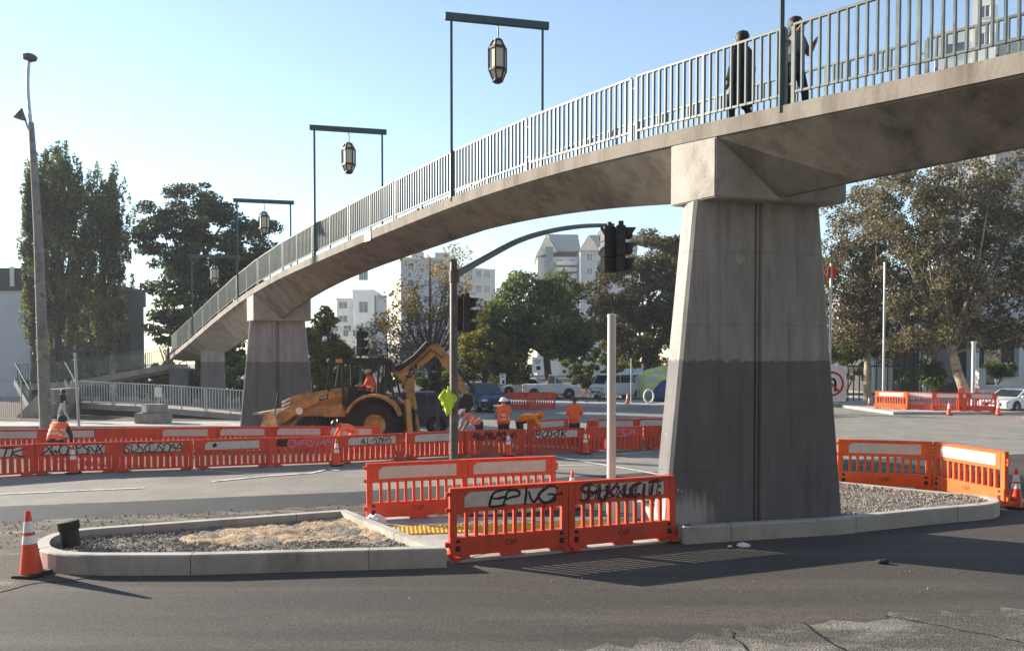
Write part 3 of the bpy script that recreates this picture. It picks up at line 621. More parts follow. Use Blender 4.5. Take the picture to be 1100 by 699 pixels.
def graffiti(name, text, x0, x1, z0, z1, m, parent, y, wd=0.022, seed=1, slant=0.12, tail=False):
    rr = random.Random(seed); mb = MB(); n = len(text); cw = (x1-x0)/n
    kk = 0
    for i, ch in enumerate(text):
        for s in ST.get(ch, []):
            pts = []
            for j in range(len(s)-1):
                for t in (0, .25, .5, .75): pts.append((s[j][0]*(1-t)+s[j+1][0]*t, s[j][1]*(1-t)+s[j+1][1]*t))
            pts.append(s[-1])
            jx, jz = rr.uniform(-.16, .16), rr.uniform(-.10, .06); wob = rr.uniform(0, 6); an = rr.uniform(-.22, .22); sc = rr.uniform(.9, 1.22)
            P = []
            for p in pts:
                u, v = (p[0]-.5)*sc*(1.15 if len(text) > 5 else 1.4), (p[1]-.5)*sc; u, v = u*math.cos(an)-v*math.sin(an)*.6, v*math.cos(an)+u*math.sin(an)*.6
                P.append((x0+cw*(i+.5+u+jx+slant*2*v+.07*math.sin(wob+7*v)), z0+(z1-z0)*min(1.12, max(-.1, .5+v+jz+.07*math.sin(wob+6*u)))))
            for _ in range(2): P = [P[0]]+[((P[a-1][0]+2*P[a][0]+P[a+1][0])/4, (P[a-1][1]+2*P[a][1]+P[a+1][1])/4) for a in range(1, len(P)-1)]+[P[-1]]
            kk += 1; yy = y-0.0003*kk; L__ = len(P)
            mb.stroke(P, [wd*(.55+.75*math.sin(math.pi*(.12+.8*a/L__))+rr.uniform(-.12, .12)) for a in range(L__)], lambda q, yy=yy: Vector((q.x, yy, q.y)))
            if rr.random() < .35: q0 = P[L__//2]; mb.stroke([q0, (q0[0]+.003, q0[1]-rr.uniform(.04, .1))], [wd*.35, wd*.15], lambda q, yy=yy: Vector((q.x, yy-.0002, q.y)))
    if tail: mb.ribbon([(x1-.05, z0+.02), (x1+.05, z0+.12), (x1+.16, z0+.13)], wd, lambda q: Vector((q.x, y-.012, q.y)))
    return mb.build(name, m, parent)

def make_tall(m, label, grp, sheet_on=True, cut=False):
    t = thing('traffic_barrier', label, 'barrier', group=grp); L, H, T = 1.93, 1.07, .09
    b = MB(); h = L/2
    b.box((0, 0, .19), (L, .12, .28)); 
    for x in (-h+.16, 0, h-.16): b.box((x, 0, .026), (.34 if x == 0 else .30, .118, .046))
    for x in (-h+.055, h-.055): b.box((x, 0, .70), (.11, T, .738))
    b.box((0, 0, .885), (L-.222, T, .366))
    n = 11; w0 = (L-.22)
    for i in range(1, n): b.box((-w0/2+w0*i/n, 0, .516), (.052, .062, .37))
    # ledge round the recessed label and rolled lip at the top
    b.box((0, -T/2-.006, 1.055), (L-.02, .012, .03)); b.box((0, T/2+.006, 1.055), (L-.02, .012, .03))
    for x, s in ((h, 1), (-h, -1)):
        for z in ((.82, .90) if s > 0 else (.74, .98)): b.lathe([(.03, z-.03), (.03, z+.03)], 8, (x+s*.03, 0, 0))
        for z in ((.14,) if s > 0 else (.22,)): b.lathe([(.035, z-.04), (.035, z+.04)], 8, (x+s*.035, 0, 0))
    for x in (-h+.07, h-.07): b.box((x, .0, .036), (.11, .42, .066))
    body = b.build('barrier_body', m, t, bevel=0.008)
    if sheet_on:
        for s in (-1, 1):
            p = [(-.74, .775), (.74, .775), (.74, 1.0), (-.66, 1.0), (-.74, .93)]
            q = MB(); q.prism(p, T/2, T/2+.006, lambda v, s=s: Vector((v.x, s*v.z, v.y))); q.build('reflective_panel', M_sheet, t)
    for x in (-h+.12, h-.12, 0):
        if x:
            q = MB(); q.box((x, -.0625, .16), (.075, .004, .085)); q.build('sticker', M_black, t); q = MB(); q.box((x, -.0625, .275), (.06, .004, .05)); q.build('sticker', M_black, t)
    q = MB(); put_text(q, 'CBP', .12, lambda x, y: Vector((x, -.063, .2+y))); q.build('stamped_letters', M_black, t)
    return t
def make_low(m, grp, panel_on=True):
    t = thing('low_traffic_barrier', '', 'barrier', group=grp); L, H, T = 1.97, .80, .09; h = L/2; b = MB()
    b.box((0, 0, .63), (L-.202, T, .34)); 
    for x in (-h+.05, h-.05): b.box((x, 0, .40), (.10, T, .80))
    b.box((0, 0, .055), (L-.202, T+.06, .05))
    n = 11; w0 = L-.2
    for i in range(n): b.box((-w0/2+w0*(i+.5)/n, 0, .27), (.11, T-.004, .376))
    b.box((0, 0, .765), (L-.02, T+.03, .03))
    for z in (.3, .62): b.lathe([(.03, z-.03), (.03, z+.03)], 8, (h+.02, 0, 0))
    for x in (-h+.2, h-.2): b.box((x, 0, .015), (.2, .5, .026))
    b.build('barrier_body', m, t, bevel=0.008)
    if panel_on:
        for s in (-1, 1):
            q = MB(); q.prism([(-.72, .51), (.72, .51), (.72, .73), (-.64, .73), (-.72, .66)], T/2, T/2+.006, lambda v, s=s: Vector((v.x, s*v.z, v.y))); q.build('reflective_panel', M_sheet, t)
    return t
prng = random.Random(4)
def place(o, a, b, z=0.0):
    a = Vector(a[:2]); b = Vector(b[:2]); c = (a+b)/2; o.location = (c.x+prng.uniform(-.02, .02), c.y+prng.uniform(-.04, .04), z); o.rotation_euler = (prng.uniform(-.025, .025), prng.uniform(-.004, .004), math.atan2(b.y-a.y, b.x-a.x)+prng.uniform(-.025, .025)); return o
def paint_over(o, m):
    for ch in o.children:
        if ch.name.startswith('barrier_body'): ch.data = ch.data.copy(); ch.data.materials[0] = m
G1 = 'orange barriers round the two islands'
TB = make_tall(M_orange, 'orange slatted barrier with black EPIVG graffiti scrawled on its white panel', G1)
fa, fb = Vector((-.93, 11.15)), Vector((2.70, 12.55)); mid_ = (fa+fb)/2; g = (fb-fa).normalized()*.02
pieces = []
def newtall(a, b, z, label, m=None):
    o = copy_tree(TB); o['label'] = label; place(o, a, b, z)
    if m: paint_over(o, m)
    return o
o2 = newtall(mid_+g, fb, 0.012, 'orange slatted barrier with dark red graffiti on its panel, beside the big concrete pier')
place(TB, fa, mid_-g, 0.012)
r1 = newtall((-2.62, 14.0), (-.95, 14.55), 0.012, 'orange slatted barrier with a clean panel behind the planter kerb corner')
r2 = newtall((-.90, 14.57), (.75, 15.1), 0.012, 'orange slatted barrier with a clean panel partly hidden by the graffiti one in front')
s1 = newtall((7.42, 17.15), (9.3, 16.6), 0.14, 'orange slatted barrier just right of the big concrete pier on the gravel island', M_bright)
s2 = newtall((9.36, 16.56), (9.72, 14.75), 0.14, 'sunlit orange slatted barrier nearest the cone at the island tip', M_bright)
graffiti('graffiti', 'EPIVG', -.28, .70, .77, 1.0, M_ink, TB, -.055, .032, 3, tail=True)
graffiti('graffiti', 'SHUX:UCIT:', -.76, .74, .765, 1.0, M_inkred, o2, -.055, .042, 5)
graffiti('graffiti', 'SHUXUCIT', -.66, .70, .78, .99, M_ink, o2, -.061, .016, 8)
G2 = 'low barriers fencing the dig'
LB = make_low(M_red, G2)
bpx = [-63, 35, 122, 207, 290, 363, 435, 501, 565, 630, 692, 750]
def rowA(px):  # ground line of the long near row
    P = [(-200, 17.2), (0, 19.75), (200, 20.95), (365, 22.15), (500, 23.9), (620, 24.9), (720, 25.9), (800, 27)]
    d = np.interp(px, [p[0] for p in P], [p[1] for p in P]); return gx(px, float(d))
labA = ['dig barrier at the left frame edge with TK graffiti on its panel', 'dig barrier with WONYSNX graffiti, worker in orange vest above it', 'dig barrier covered in SUSCUSDAA graffiti', 'dig barrier with a clean white panel and one small black blot at its left',
        'dig barrier without white panel, black blot and pink graffiti on red', 'dig barrier with thin ALL SOMERS graffiti, just right of the mid-row cone', 'dig barrier with a clean white panel and dot, before the signal pole', 'dig barrier without white panel, black scribble on red below the white helmet',
        'dig barrier with ROOKTK graffiti on its panel', 'dig barrier behind the white steel post, without white panel', 'dig barrier with dark red scribble whose end meets the concrete pier']
first = True; rowA_objs = []
nopanel = {4, 7, 9, 10}
LBn = make_low(M_red, G2, False)
usedP = usedN = False
for i in range(len(bpx)-1):
    if i in nopanel:
        o = LBn if not usedN else copy_tree(LBn); usedN = True
    else:
        o = LB if not usedP else copy_tree(LB); usedP = True
    o['label'] = labA[i]; a, b = rowA(bpx[i]), rowA(bpx[i+1]); place(o, a, b); rowA_objs.append(o)
# row B behind
bB = [(-80, 23.9), (-18, 24.2), (45, 24.5), (107, 24.8), (169, 25.0), (230, 25.2), (291, 25.4), (350, 25.5), (405, 25.3)]
labB = ['back-row dig barrier at the left frame edge', 'back-row dig barrier seen just left of the kneeling worker in a vest', 'back-row dig barrier hidden behind the vested worker at left', 'back-row dig barrier without white panel below the stacked concrete blocks',
        'back-row dig barrier with white panel left of the far bridge pier', 'back-row dig barrier with white panel at the foot of the far bridge pier', 'back-row dig barrier in front of the loader bucket', 'back-row dig barrier in front of the loader rear wheel, beside the bent man']
for i in range(len(bB)-1):
    o = copy_tree(LBn if i == 3 else LB); o['label'] = labB[i]; place(o, gx(*bB[i]), gx(*bB[i+1]))
bC = [((570, 28.0), (607, 29.0)), ((640, 28.6), (682, 29.0)), ((684, 29.0), (728, 29.4))]
labC = ['grey-panelled dig barrier between the bent man and the man in orange hood', 'rear dig barrier right of the man in an orange hood, behind the white post', 'rear dig barrier disappearing behind the big concrete pier']
for (a, b), l in zip(bC, labC): o = copy_tree(LB); o['label'] = l; place(o, gx(*a), gx(*b))
ys = -.056
graffiti('graffiti', 'TK', .25, .74, .50, .72, M_ink, rowA_objs[0], ys, .03, 1); 
graffiti('graffiti', 'XWONYSNX', -.72, .72, .50, .74, M_ink, rowA_objs[1], ys, .024, 2)
graffiti('graffiti', 'SUSCUSDAA', -.74, .74, .50, .75, M_ink, rowA_objs[2], ys, .024, 4)
mb = MB(); mb.ribbon([(-.52, .60), (-.42, .66)], .10, lambda q: Vector((q.x, ys, q.y))); mb.build('graffiti', M_ink, rowA_objs[3])
mb = MB(); mb.ribbon([(-.78, .66), (-.6, .64), (-.45, .66)], .2, lambda q: Vector((q.x, ys+.006, q.y))); mb.build('graffiti', M_ink, rowA_objs[4])
graffiti('graffiti', 'OVASTAM', -.45, .8, .52, .76, M_inkpink, rowA_objs[4], ys+.005, .026, 7)
graffiti('graffiti', 'ALL-SOMERS', -.35, .6, .53, .72, M_ink, rowA_objs[5], ys, .018, 9)
mb = MB(); mb.lathe([(.03, 0), (.001, .003)], 8, (.66, ys+.003, .62), Matrix.Rotation(R(90), 3, 'X')); mb.build('graffiti', M_ink, rowA_objs[6])
graffiti('graffiti', 'AUTUMSA', -.8, .7, .50, .76, M_ink, rowA_objs[7], ys+.008, .034, 11); graffiti('graffiti', 'WXMNSUK', -.75, .6, .47, .72, M_ink, rowA_objs[7], ys+.002, .026, 12)
graffiti('graffiti', 'ROOKTK', -.66, .35, .52, .73, M_ink, rowA_objs[8], ys, .034, 14)
graffiti('graffiti', 'SUA', .1, .7, .5, .74, M_inkpink, rowA_objs[9], ys+.006, .03, 15)
graffiti('graffiti', 'ANUSAX', -.5, .6, .5, .74, M_inkred, rowA_objs[10], ys+.006, .032, 16)
# far right crossing barriers
fr = [((943, 46.5), (973, 45.2), 'bright orange far barrier with a clear white panel across the junction', M_bright), ((975, 45.4), (1008, 44.4), 'far barrier second along from the bright orange one, in front of the street tree', M_orange),
      ((1009, 44.2), (1036, 43.6), 'far barrier in front of the guarded sycamore trunk', M_red), ((1037, 43.6), (1064, 43.2), 'far barrier nearest the silver car', M_red), ((1095, 40.0), (1140, 40.6), 'far barrier end cut off by the right frame edge', M_orange)]
for a, b, l, m in fr:
    o = copy_tree(TB)
    for ch in list(o.children):
        if ch.name.startswith('graffiti'): bpy.data.objects.remove(ch)
    o['label'] = l; o['group'] = 'barriers across the junction'; place(o, gx(*a), gx(*b), 0.14 if a[0] < 1090 else 0); paint_over(o, m)
for a, b, l in (((549, 47.5), (571, 47.8), 'shaded red barrier without panel beside the dark blue SUV'), ((571, 47.8), (592, 48.2), 'shaded red barrier without panel left of the tree trunk by the white pickup')):
    o = copy_tree(TB); o['label'] = l; o['group'] = 'barriers across the junction'; place(o, gx(*a), gx(*b), 0); paint_over(o, M_red)
    for ch in list(o.children):
        if ch.name.startswith(('graffiti', 'reflective')): bpy.data.objects.remove(ch)
# clean copies made from TB after graffiti was added: none of the island ones carry it

# ================================================================== CONES
def make_cone():
    t = thing('traffic_cone', '', 'traffic cone', group='orange traffic cones'); H = .90
    b = MB(); s = .19; b.prism([(-s, -s+.04), (-s+.04, -s), (s-.04, -s), (s, -s+.04), (s, s-.04), (s-.04, s), (-s+.04, s), (-s, s-.04)], 0, .035); b.build('base', M_rubber, t, bevel=.006)
    r = lambda z: .145-(.145-.028)*(z-.035)/(H-.035)
    c = MB(); c.lathe([(r(.035), .036), (r(.30), .30), (r(.46), .46), (r(.56), .56), (r(.72), .72), (r(.87), .87), (.02, H)], 20); c.build('cone_body', M_cone, t, smooth=50)
    for z0, z1 in ((.44, .555), (.60, .75)):
        q = MB(); q.lathe([(r(z0)+.003, z0), (r(z1)+.003, z1)], 20); q.build('reflective_band', M_white, t, smooth=50)
    return t
cones = [(gp(34, 617), 'closest cone, leaning by the rounded nose of the planter kerb', 1.0, .05), (gp(1091, 545, .0), 'cone at the tip of the gravel island by the right frame edge', .9, 0), (gx(361, 21.6), 'cone in the middle of the long near barrier row', .85, 0), (gx(77, 20.05), 'cone before the WONYSNX graffiti barrier', .85, 0),
         (gx(546, 23.8), 'cone in front of the black scribble barrier below the white helmet', .85, 0), (gx(629, 24.4), 'cone before the man in an orange hood', .85, 0), (gx(615, 15.2), 'cone standing just behind the front graffiti barriers', .85, 0),
         (gx(1020, 42.4), 'small far cone left of the two before the silver car', .85, 0), (gx(1073, 42.4), 'far cone directly in front of the silver car', .95, 0), (gx(674, 51.5, .14), 'reddish far cone on the pavement behind the white post, near the white vans', .85, 0), (gx(934, 49), 'whitish far cone at the left end of the junction barriers', .8, 0), (gx(990, 46.3), 'far cone hidden among the junction barriers', .7, 0)]
CN = make_cone()
for i, (p, l, s, tl) in enumerate(cones):
    o = CN if i == 0 else copy_tree(CN); o['label'] = l; o.location = p; o.scale = (s, s, s); o.rotation_euler = (0, -tl if i == 0 else 0, random.uniform(-.5, .5))

# ================================================================== POSTS, LAMPS, SIGNALS
p = gp(77, 588, .12)
t = thing('pipe_stub', 'short black pipe stub upright in the planter gravel near the cone', 'pipe', (p.x, p.y, .10))
mb = MB(); tilt = Matrix.Rotation(R(-7), 3, 'Y'); mb.lathe([(.125, 0), (.135, .42), (.14, .43), (.11, .43), (.10, .02)], 18, M=tilt); mb.build('pipe', M_black, t, smooth=40)
mb = MB(); mb.lathe([(.15, .30), (.155, .43), (.145, .435)], 18, M=tilt); mb.build('pipe_collar', M_rubber, t, smooth=40)
q = gx(657, 13.7); t = thing('steel_post', 'plain white capped steel post standing behind the front graffiti barriers', 'post', q)
mb = MB(); mb.lathe([(.082, -.02), (.078, 3.78)], 16); mb.build('post', mat('post_paint', (.42, .42, .40), .5, .08, 3), t, smooth=40)
mb = MB(); mb.lathe([(.084, 3.78), (.084, 3.82), (.02, 3.84)], 16); mb.build('cap', M_steel, t); mb = MB(); mb.lathe([(.15, 0), (.15, .03), (.09, .05)], 16); mb.build('base', M_steel, t)

M_house = mat('signal_housing', (0.018, 0.017, 0.016), 0.55, 0.3, 5, c2=(0.03, 0.028, 0.026), c2scale=3)
M_lens = mat('signal_lens', (0.02, 0.012, 0.01), 0.2, 0.2, 5)
def signal_head(parent, c, heading, s=1.0, plate=False):
    """three-light head; heading = direction the lights face"""
    c = Vector(c); M = Matrix.Rotation(heading, 3, 'Z')   # local +x faces out
    T = lambda v: c+M @ (Vector(v)*s)
    mb = MB()
    for z in (.36, 0, -.36):
        mb.add([T(v) for v in [(x, y, z+k) for x in (-.12, .1) for y in (-.18, .18) for k in (-.175, .175)]], [(0, 1, 3, 2), (4, 6, 7, 5), (0, 4, 5, 1), (2, 3, 7, 6), (0, 2, 6, 4), (1, 5, 7, 3)])
    if plate: mb.add([T(v) for v in [(x, y, k) for x in (-.13, -.123) for y in (-.2, .2) for k in (-.58, .58)]], [(0, 1, 3, 2), (4, 6, 7, 5), (0, 4, 5, 1), (2, 3, 7, 6), (0, 2, 6, 4), (1, 5, 7, 3)])
    mb.add([T(v) for v in [(x, y, k) for x in (-.06, .06) for y in (-.05, .05) for k in (.53, .66)]], [(0, 1, 3, 2), (4, 6, 7, 5), (0, 4, 5, 1), (2, 3, 7, 6), (0, 2, 6, 4), (1, 5, 7, 3)])
    h = mb.build('signal_head', M_house, parent, bevel=.012*s)
    for z in (.36, 0, -.36):
        v = MB(); n = 16; vs_ = []; fs_ = []
        for k in range(n+1):
            q = R(-50)+R(280)*k/n
            for x, r in ((.1, .155), (.36 - .10*(1-math.sin(max(0.0, q)) if q < math.pi else 1), .15)): vs_.append(T((x, r*math.cos(q), z+r*math.sin(q))))
        for k in range(n): fs_.append((2*k, 2*k+1, 2*k+3, 2*k+2))
        v.add(vs_, fs_); vo = v.build('visor', M_house, h, smooth=60)
        md = vo.modifiers.new('thick', 'SOLIDIFY'); md.thickness = .008
        l = MB(); l.add([T((.103, .145*math.cos(2*math.pi*k/16), z+.145*math.sin(2*math.pi*k/16))) for k in range(16)], [tuple(range(16))]); l.build('lens', M_lens, h)
    return h
M_spole = mat('signal_pole_metal', (0.075, 0.07, 0.062), 0.6, 0.3, 3, metal=.2, c2=(0.12, 0.11, 0.10), c2scale=3)
d0 = 21.6; q = gx(487.5, d0)
sg = thing('traffic_signal', 'mast arm traffic signal rising from the dig with a long curved arm', 'traffic signal', q)
L_ = lambda px, py, d=d0: at(px, py, d)-q
top = L_(486, 281).z
mb = MB(); mb.lathe([(.14, 0), (.125, .3), (.105, top), (.07, top+.06)], 16); mb.build('pole', M_spole, sg, smooth=40)
arm = [L_(488, 296), L_(520, 278), L_(556, 259), L_(590, 248.5), L_(625, 243), L_(660, 242)]
def dense(P, k=6):
    P = [Vector(p) for p in P]; out = []
    for i in range(len(P)-1):
        a, b, c, d = P[max(i-1, 0)], P[i], P[i+1], P[min(i+2, len(P)-1)]
        for j in range(k):
            t = j/k; out.append(0.5*((2*b)+(c-a)*t+(2*a-5*b+4*c-d)*t*t+(3*b-a-3*c+d)*t**3))
    return out+[P[-1]]
arm = dense(arm); mb = MB(); mb.tube(arm, [.10-.045*i/(len(arm)-1) for i in range(len(arm))], 10); mb.build('mast_arm', mat('arm_paint', (0.16, 0.20, 0.20), .5, .2, 4, metal=.2), sg, smooth=50)
mb = MB(); mb.lathe([(.15, -.16), (.15, .16)], 14, L_(488, 297)); mb.build('arm_clamp', M_spole, sg)
signal_head(sg, L_(654, 268.5, d0-.05), R(112), 1.2); signal_head(sg, L_(667, 267.5, d0-.15), R(-4), 1.2)
mb = MB(); mb.beam(L_(487, 318), L_(501, 319), .05, .05); mb.beam(L_(487, 356), L_(501, 356), .05, .05); mb.build('side_bracket', M_spole, sg)
signal_head(sg, L_(502, 338, d0+.1), R(5), .95); signal_head(sg, L_(497.5, 338, d0+.35), R(95), .9)
mb = MB(); mb.lathe([(.24, 0), (.24, .06), (.17, .12)], 14); mb.build('base_flange', M_spole, sg)
def ped_signal(px, d, py_top, label, heading, s=1.0):
    q = gx(px, d); t = thing('signal_post', label, 'traffic signal', q, group='post top signals beyond the dig'); c = at(px, py_top, d)-q
    mb = MB(); mb.lathe([(.07, 0), (.06, c.z-.5)], 12); mb.build('pole', M_spole, t, smooth=40); signal_head(t, c, heading, s)
ped_signal(387.5, 32.5, 369, 'black three light signal on a post behind the loader cab', R(-10), 1.0)
ped_signal(470, 30.5, 405, 'black three light signal low behind the raised digger boom', R(190), 1.15)
# hi-vis vest hung on the signal pole
M_lime = mat('lime_cloth', (0.48, 0.68, 0.03), 0.7, 0.15, 12, bump=.3, bscale=8)
bm = bmesh.new(); bmesh.ops.create_grid(bm, x_segments=14, y_segments=22, size=1)
for v in bm.verts:
    u_, w_ = v.co.x, v.co.y
    v.co = Vector((u_*.20*(1-.25*w_*w_+.22*math.sin(4*w_+1)+.1*math.sin(9*w_)), -.03*math.sin(7*u_+2*w_)-.05*math.cos(3*u_), w_*.38-.16*abs(u_)*(1 if w_ > .6 else 0)+.05*math.sin(6*u_)-.06*math.sin(3*u_+1)*(1 if w_ < -.5 else 0)))
me = bpy.data.meshes.new('hanging_vest'); bm.to_mesh(me); bm.free(); me.materials.append(M_lime); me.polygons.foreach_set('use_smooth', [True]*len(me.polygons))
hv = tag(link('hanging_vest', me, None, at(481, 429.5, d0-.22), R(8)), 'lime yellow safety vest hung on the mast arm signal pole', 'safety vest'); hv.modifiers.new('t', 'SOLIDIFY').thickness = .02
# leaning concrete street light pole at left
d1 = 33.5; b0 = at(49, 462, d1); t = thing('street_light', 'tall leaning grey concrete street light pole at the left with a small lamp on top', 'street light', (b0.x, b0.y, 0))
L2 = lambda px, py: at(px, py, d1)-Vector((b0.x, b0.y, 0))
mb = MB(); mb.tube([L2(49.5, 466), L2(46, 380), L2(41, 250), L2(33.5, 132)], [.245, .225, .18, .11], 14); po = mb.build('pole', mat('pole_concrete', (.23, .21, .18), .9, .2, 2, c2=(.13, .12, .11), c2scale=3), t, smooth=40)
mb = MB(); mb.tube(dense([L2(33.5, 136), L2(31, 112), L2(29.8, 90), L2(30.8, 64)]), .075, 8); mb.build('upper_tube', M_steel, t, smooth=50)
mb = MB(); c = L2(32, 62); mb.lathe([(.05, -.2), (.27, -.08), (.3, .05), (.2, .13), (.02, .15)], 14, c); mb.build('lamp', M_spole, t, smooth=40)
mb = MB(); c = L2(22, 124); mb.lathe([(.27, -.16), (.25, -.12), (.06, .24), (.05, .3)], 12, c, Matrix.Rotation(R(12), 3, 'Y')); mb.beam(c+Vector((.05, 0, .25)), L2(31, 140), .05, .05); mb.build('floodlight', M_spole, t, smooth=30)
for y in (196, 262, 308, 346, 366, 386): 
    f_ = (466-y)/(466-132); 
for y in (262, 308, 346, 366, 386):
    cc = L2(49.5-(466-y)*.043-.6, y); rr_ = .115+(.245-.115)*(y-132)/334+.012; mb = MB(); mb.lathe([(rr_, -.02), (rr_, .02)], 14, cc); mb.build('band', M_steel, po)
def thin_post(px, d, ptop, label, w=.04, name='thin_post', lean=0.0, m=None):
    q = gx(px, d); z = at(px, ptop, d).z; t = thing(name, label, 'post', q)
    mb = MB(); mb.tube([(0, 0, 0), (-lean, 0, z)], w, 8); mb.build('post', m or M_steel, t, smooth=50); mb = MB(); mb.lathe([(w*1.3, z-.02), (w*1.3, z+.06), (.01, z+.09)], 8, (-lean, 0, 0)); mb.build('cap', m or M_steel, t)
thin_post(84, 33, 381, 'thin pale post beside the stair rails, right of the leaning street light', .055, lean=.12)
thin_post(1045.5, 44.2, 368, 'thin grey post close to the guarded sycamore trunk', .11, m=M_steel)
thin_post(949, 47, 283, 'tall thin grey pole in front of the trellis at right', .07)
thin_post(678, 52, 386, 'thin sign post on the pavement right of the white steel post', .04)
# concrete blocks by the ramp
t = thing('block_stack', 'pale concrete block resting on a bigger one below the ramp', 'concrete block', at(165, 459, 35.2)); t.location.z = .13
mb = MB(); mb.box((0, 0, .24), (1.45, .7, .48)); mb.build('lower_block', M_conc, t, bevel=.03)
t2 = thing('upper_block', 'smaller concrete block with a white notice on top of the lower block', 'concrete block', t.location+Vector((.05, .05, .484)))
mb = MB(); mb.box((0, 0, .2), (.98, .6, .4)); mb.build('block', M_conc, t2, bevel=.03); mb = MB(); mb.box((-.36, -.31, .2), (.22, .012, .36)); mb.build('notice', M_white, t2)
# no left turn sign behind the pier
q = gx(891.5, 19.2); t = thing('road_sign', 'no left turn sign half hidden behind the right edge of the big pier', 'road sign', q)
mb = MB(); mb.tube([(0, 0, 0), (0, 0, at(895, 283, 19.2).z)], .03, 8); mb.build('post', M_steel, t)
cz = at(897, 412, 19.2).z; mb = MB(); mb.box((.02, -.05, cz), (.76, .008, .9)); sgn = mb.build('sign_plate', M_white, t)
M_sred = mat('sign_red', (.55, .03, .03), .5, .05, 3); Tm = lambda x, y: Vector((.02+x, -.056, cz+y))
mb = MB(); n = 40; mb.ribbon([(.29*math.cos(2*math.pi*k/n), .29*math.sin(2*math.pi*k/n)) for k in range(n+1)], .055, lambda q: Tm(q.x, q.y)); mb.ribbon([(-.2, .2), (.2, -.2)], .05, lambda q: Tm(q.x, q.y)+Vector((0, -.003, 0))); mb.build('prohibition_ring', M_sred, sgn)
mb = MB(); mb.ribbon([(.1, -.2), (.1, .06), (.06, .12), (-.08, .12)], .06, lambda q: Tm(q.x, q.y)+Vector((0, .002, 0))); mb.add([Tm(-.06, .22)+Vector((0, .002, 0)), Tm(-.2, .12)+Vector((0, .002, 0)), Tm(-.06, .02)+Vector((0, .002, 0))], [(0, 1, 2)]); mb.build('arrow', M_black, sgn)
for s in (-1, 1):
    mb = MB(); z = at(894, 291, 19.2).z; mb.add([Vector((0, 0, z+.15)), Vector((s*.10, -.05, z+.08)), Vector((s*.11, -.02, z-.16)), Vector((0, 0.01, z-.2))], [(0, 1, 2, 3)]); fo = mb.build('warning_flag', mat('flag_cloth', (.75, .06, .03), .8, .1, 5), t); fo.modifiers.new('t', 'SOLIDIFY').thickness = .01
# small parking signs beyond the dig
for px, py, d, w_, h_, l in ((577.5, 392, 50.5, .75, 1.1, 'white parking sign on a post in front of the round green tree'), (540, 407, 51, .4, .75, 'small white sign on a post beside the dark blue SUV')):
    q = gx(px, d, .14); t = thing('parking_sign', l, 'road sign', q); z = at(px, py, d).z-.14
    mb = MB(); mb.tube([(0, 0, 0), (0, 0, z+h_/2)], .035, 6); mb.build('post', M_steel, t); mb = MB(); mb.box((0, -.05, z), (w_, .01, h_)); s_ = mb.build('sign_plate', M_white, t)
    mb = MB(); mb.box((0.05, -.058, z-.2), (w_*.35, .004, .25)); mb.box((0, -.058, z+.3), (w_*.6, .004, .06)); mb.box((0, -.058, z+.15), (w_*.5, .004, .05)); mb.build('sign_marks', M_black, s_)

# ================================================================== BACKHOE LOADER
M_cat = mat('machine_yellow', (0.46, 0.275, 0.075), 0.5, 0.18, 3, c2=(0.20, 0.13, 0.07), c2scale=3.2, c2lo=.48, c2hi=.68, spec=.4)
M_catd = mat('machine_black', (0.018, 0.017, 0.016), 0.5, 0.3, 4)
M_steelb = mat('bucket_steel', (0.54, 0.42, 0.21), 0.6, 0.2, 4, c2=(0.24, 0.18, 0.12), c2scale=3)
BD = 27.4; b0 = gx(400, BD)
bh = thing('backhoe_loader', 'dusty yellow backhoe loader with front bucket down and digger boom raised', 'backhoe loader', b0)
SB = BD/810
def bl(px, py): return ((px-400)*SB, EYE-(py-389.4)*SB)
def plate(mb, pts, y0, y1):
    P = [bl(*q) for q in pts]; mb.prism(P, y0, y1, lambda v: Vector((v.x, v.z, v.y)))
def part(name, m, fn, parent=bh, **kw):
    mb = MB(); fn(mb); return mb.build(name, m, parent, **kw)
def tyre(parent, c, r, w, rimr):
    c = Vector(c); Mx = Matrix.Rotation(R(90), 3, 'X')
    mb = MB(); mb.lathe([(rimr, -w/2+.02), (r*.93, -w/2), (r, -w/2+.07), (r, w/2-.07), (r*.93, w/2), (rimr, w/2-.02)], 32, c, Mx, False)
    for k in range(20):
        q = 2*math.pi*k/20
        for s in (-1, 1): mb.box(c+Vector(((r+.01)*math.cos(q+s*.06), s*w*.22, (r+.01)*math.sin(q+s*.06))), (.06, w*.42, .09), (0, -q, s*.45))
    wo = mb.build('wheel', M_rubber, parent, smooth=35)
    mb = MB(); mb.lathe([(rimr, -w/2+.03), (rimr*.85, -w/2+.06), (rimr*.5, -w/2+.12), (.1, -w/2+.08), (.01, -w/2+.08)], 24, c, Mx, False); mb.lathe([(rimr, w/2-.03), (rimr*.5, w/2-.12), (.01, w/2-.08)], 24, c, Mx, False); mb.build('rim', M_cat, wo, smooth=35)
for y in (-.85, .85): tyre(bh, (bl(408, 455)[0], y, .76), .76, .46, .38)
for y in (-.8, .8): tyre(bh, (bl(343, 455)[0], y, .5), .5, .34, .25)
part('chassis', M_catd, lambda m: plate(m, [(322, 452), (330, 446), (432, 440), (440, 462), (322, 462)], -.42, .42), bevel=.03)
part('hood', M_cat, lambda m: plate(m, [(313, 446), (312, 434), (316, 425), (345, 419.5), (371, 416), (372, 446)], -.5, .5), bevel=.04)
part('grille', M_catd, lambda m: plate(m, [(309, 446), (308.5, 433), (312.5, 427), (314.5, 427), (312, 446)], -.4, .4))
part('radiator_guard', M_white, lambda m: [plate(m, [(306.5, y+2), (307, y), (316, y-4), (316, y-2)], -.52, .52) for y in (430, 434, 438, 442)])
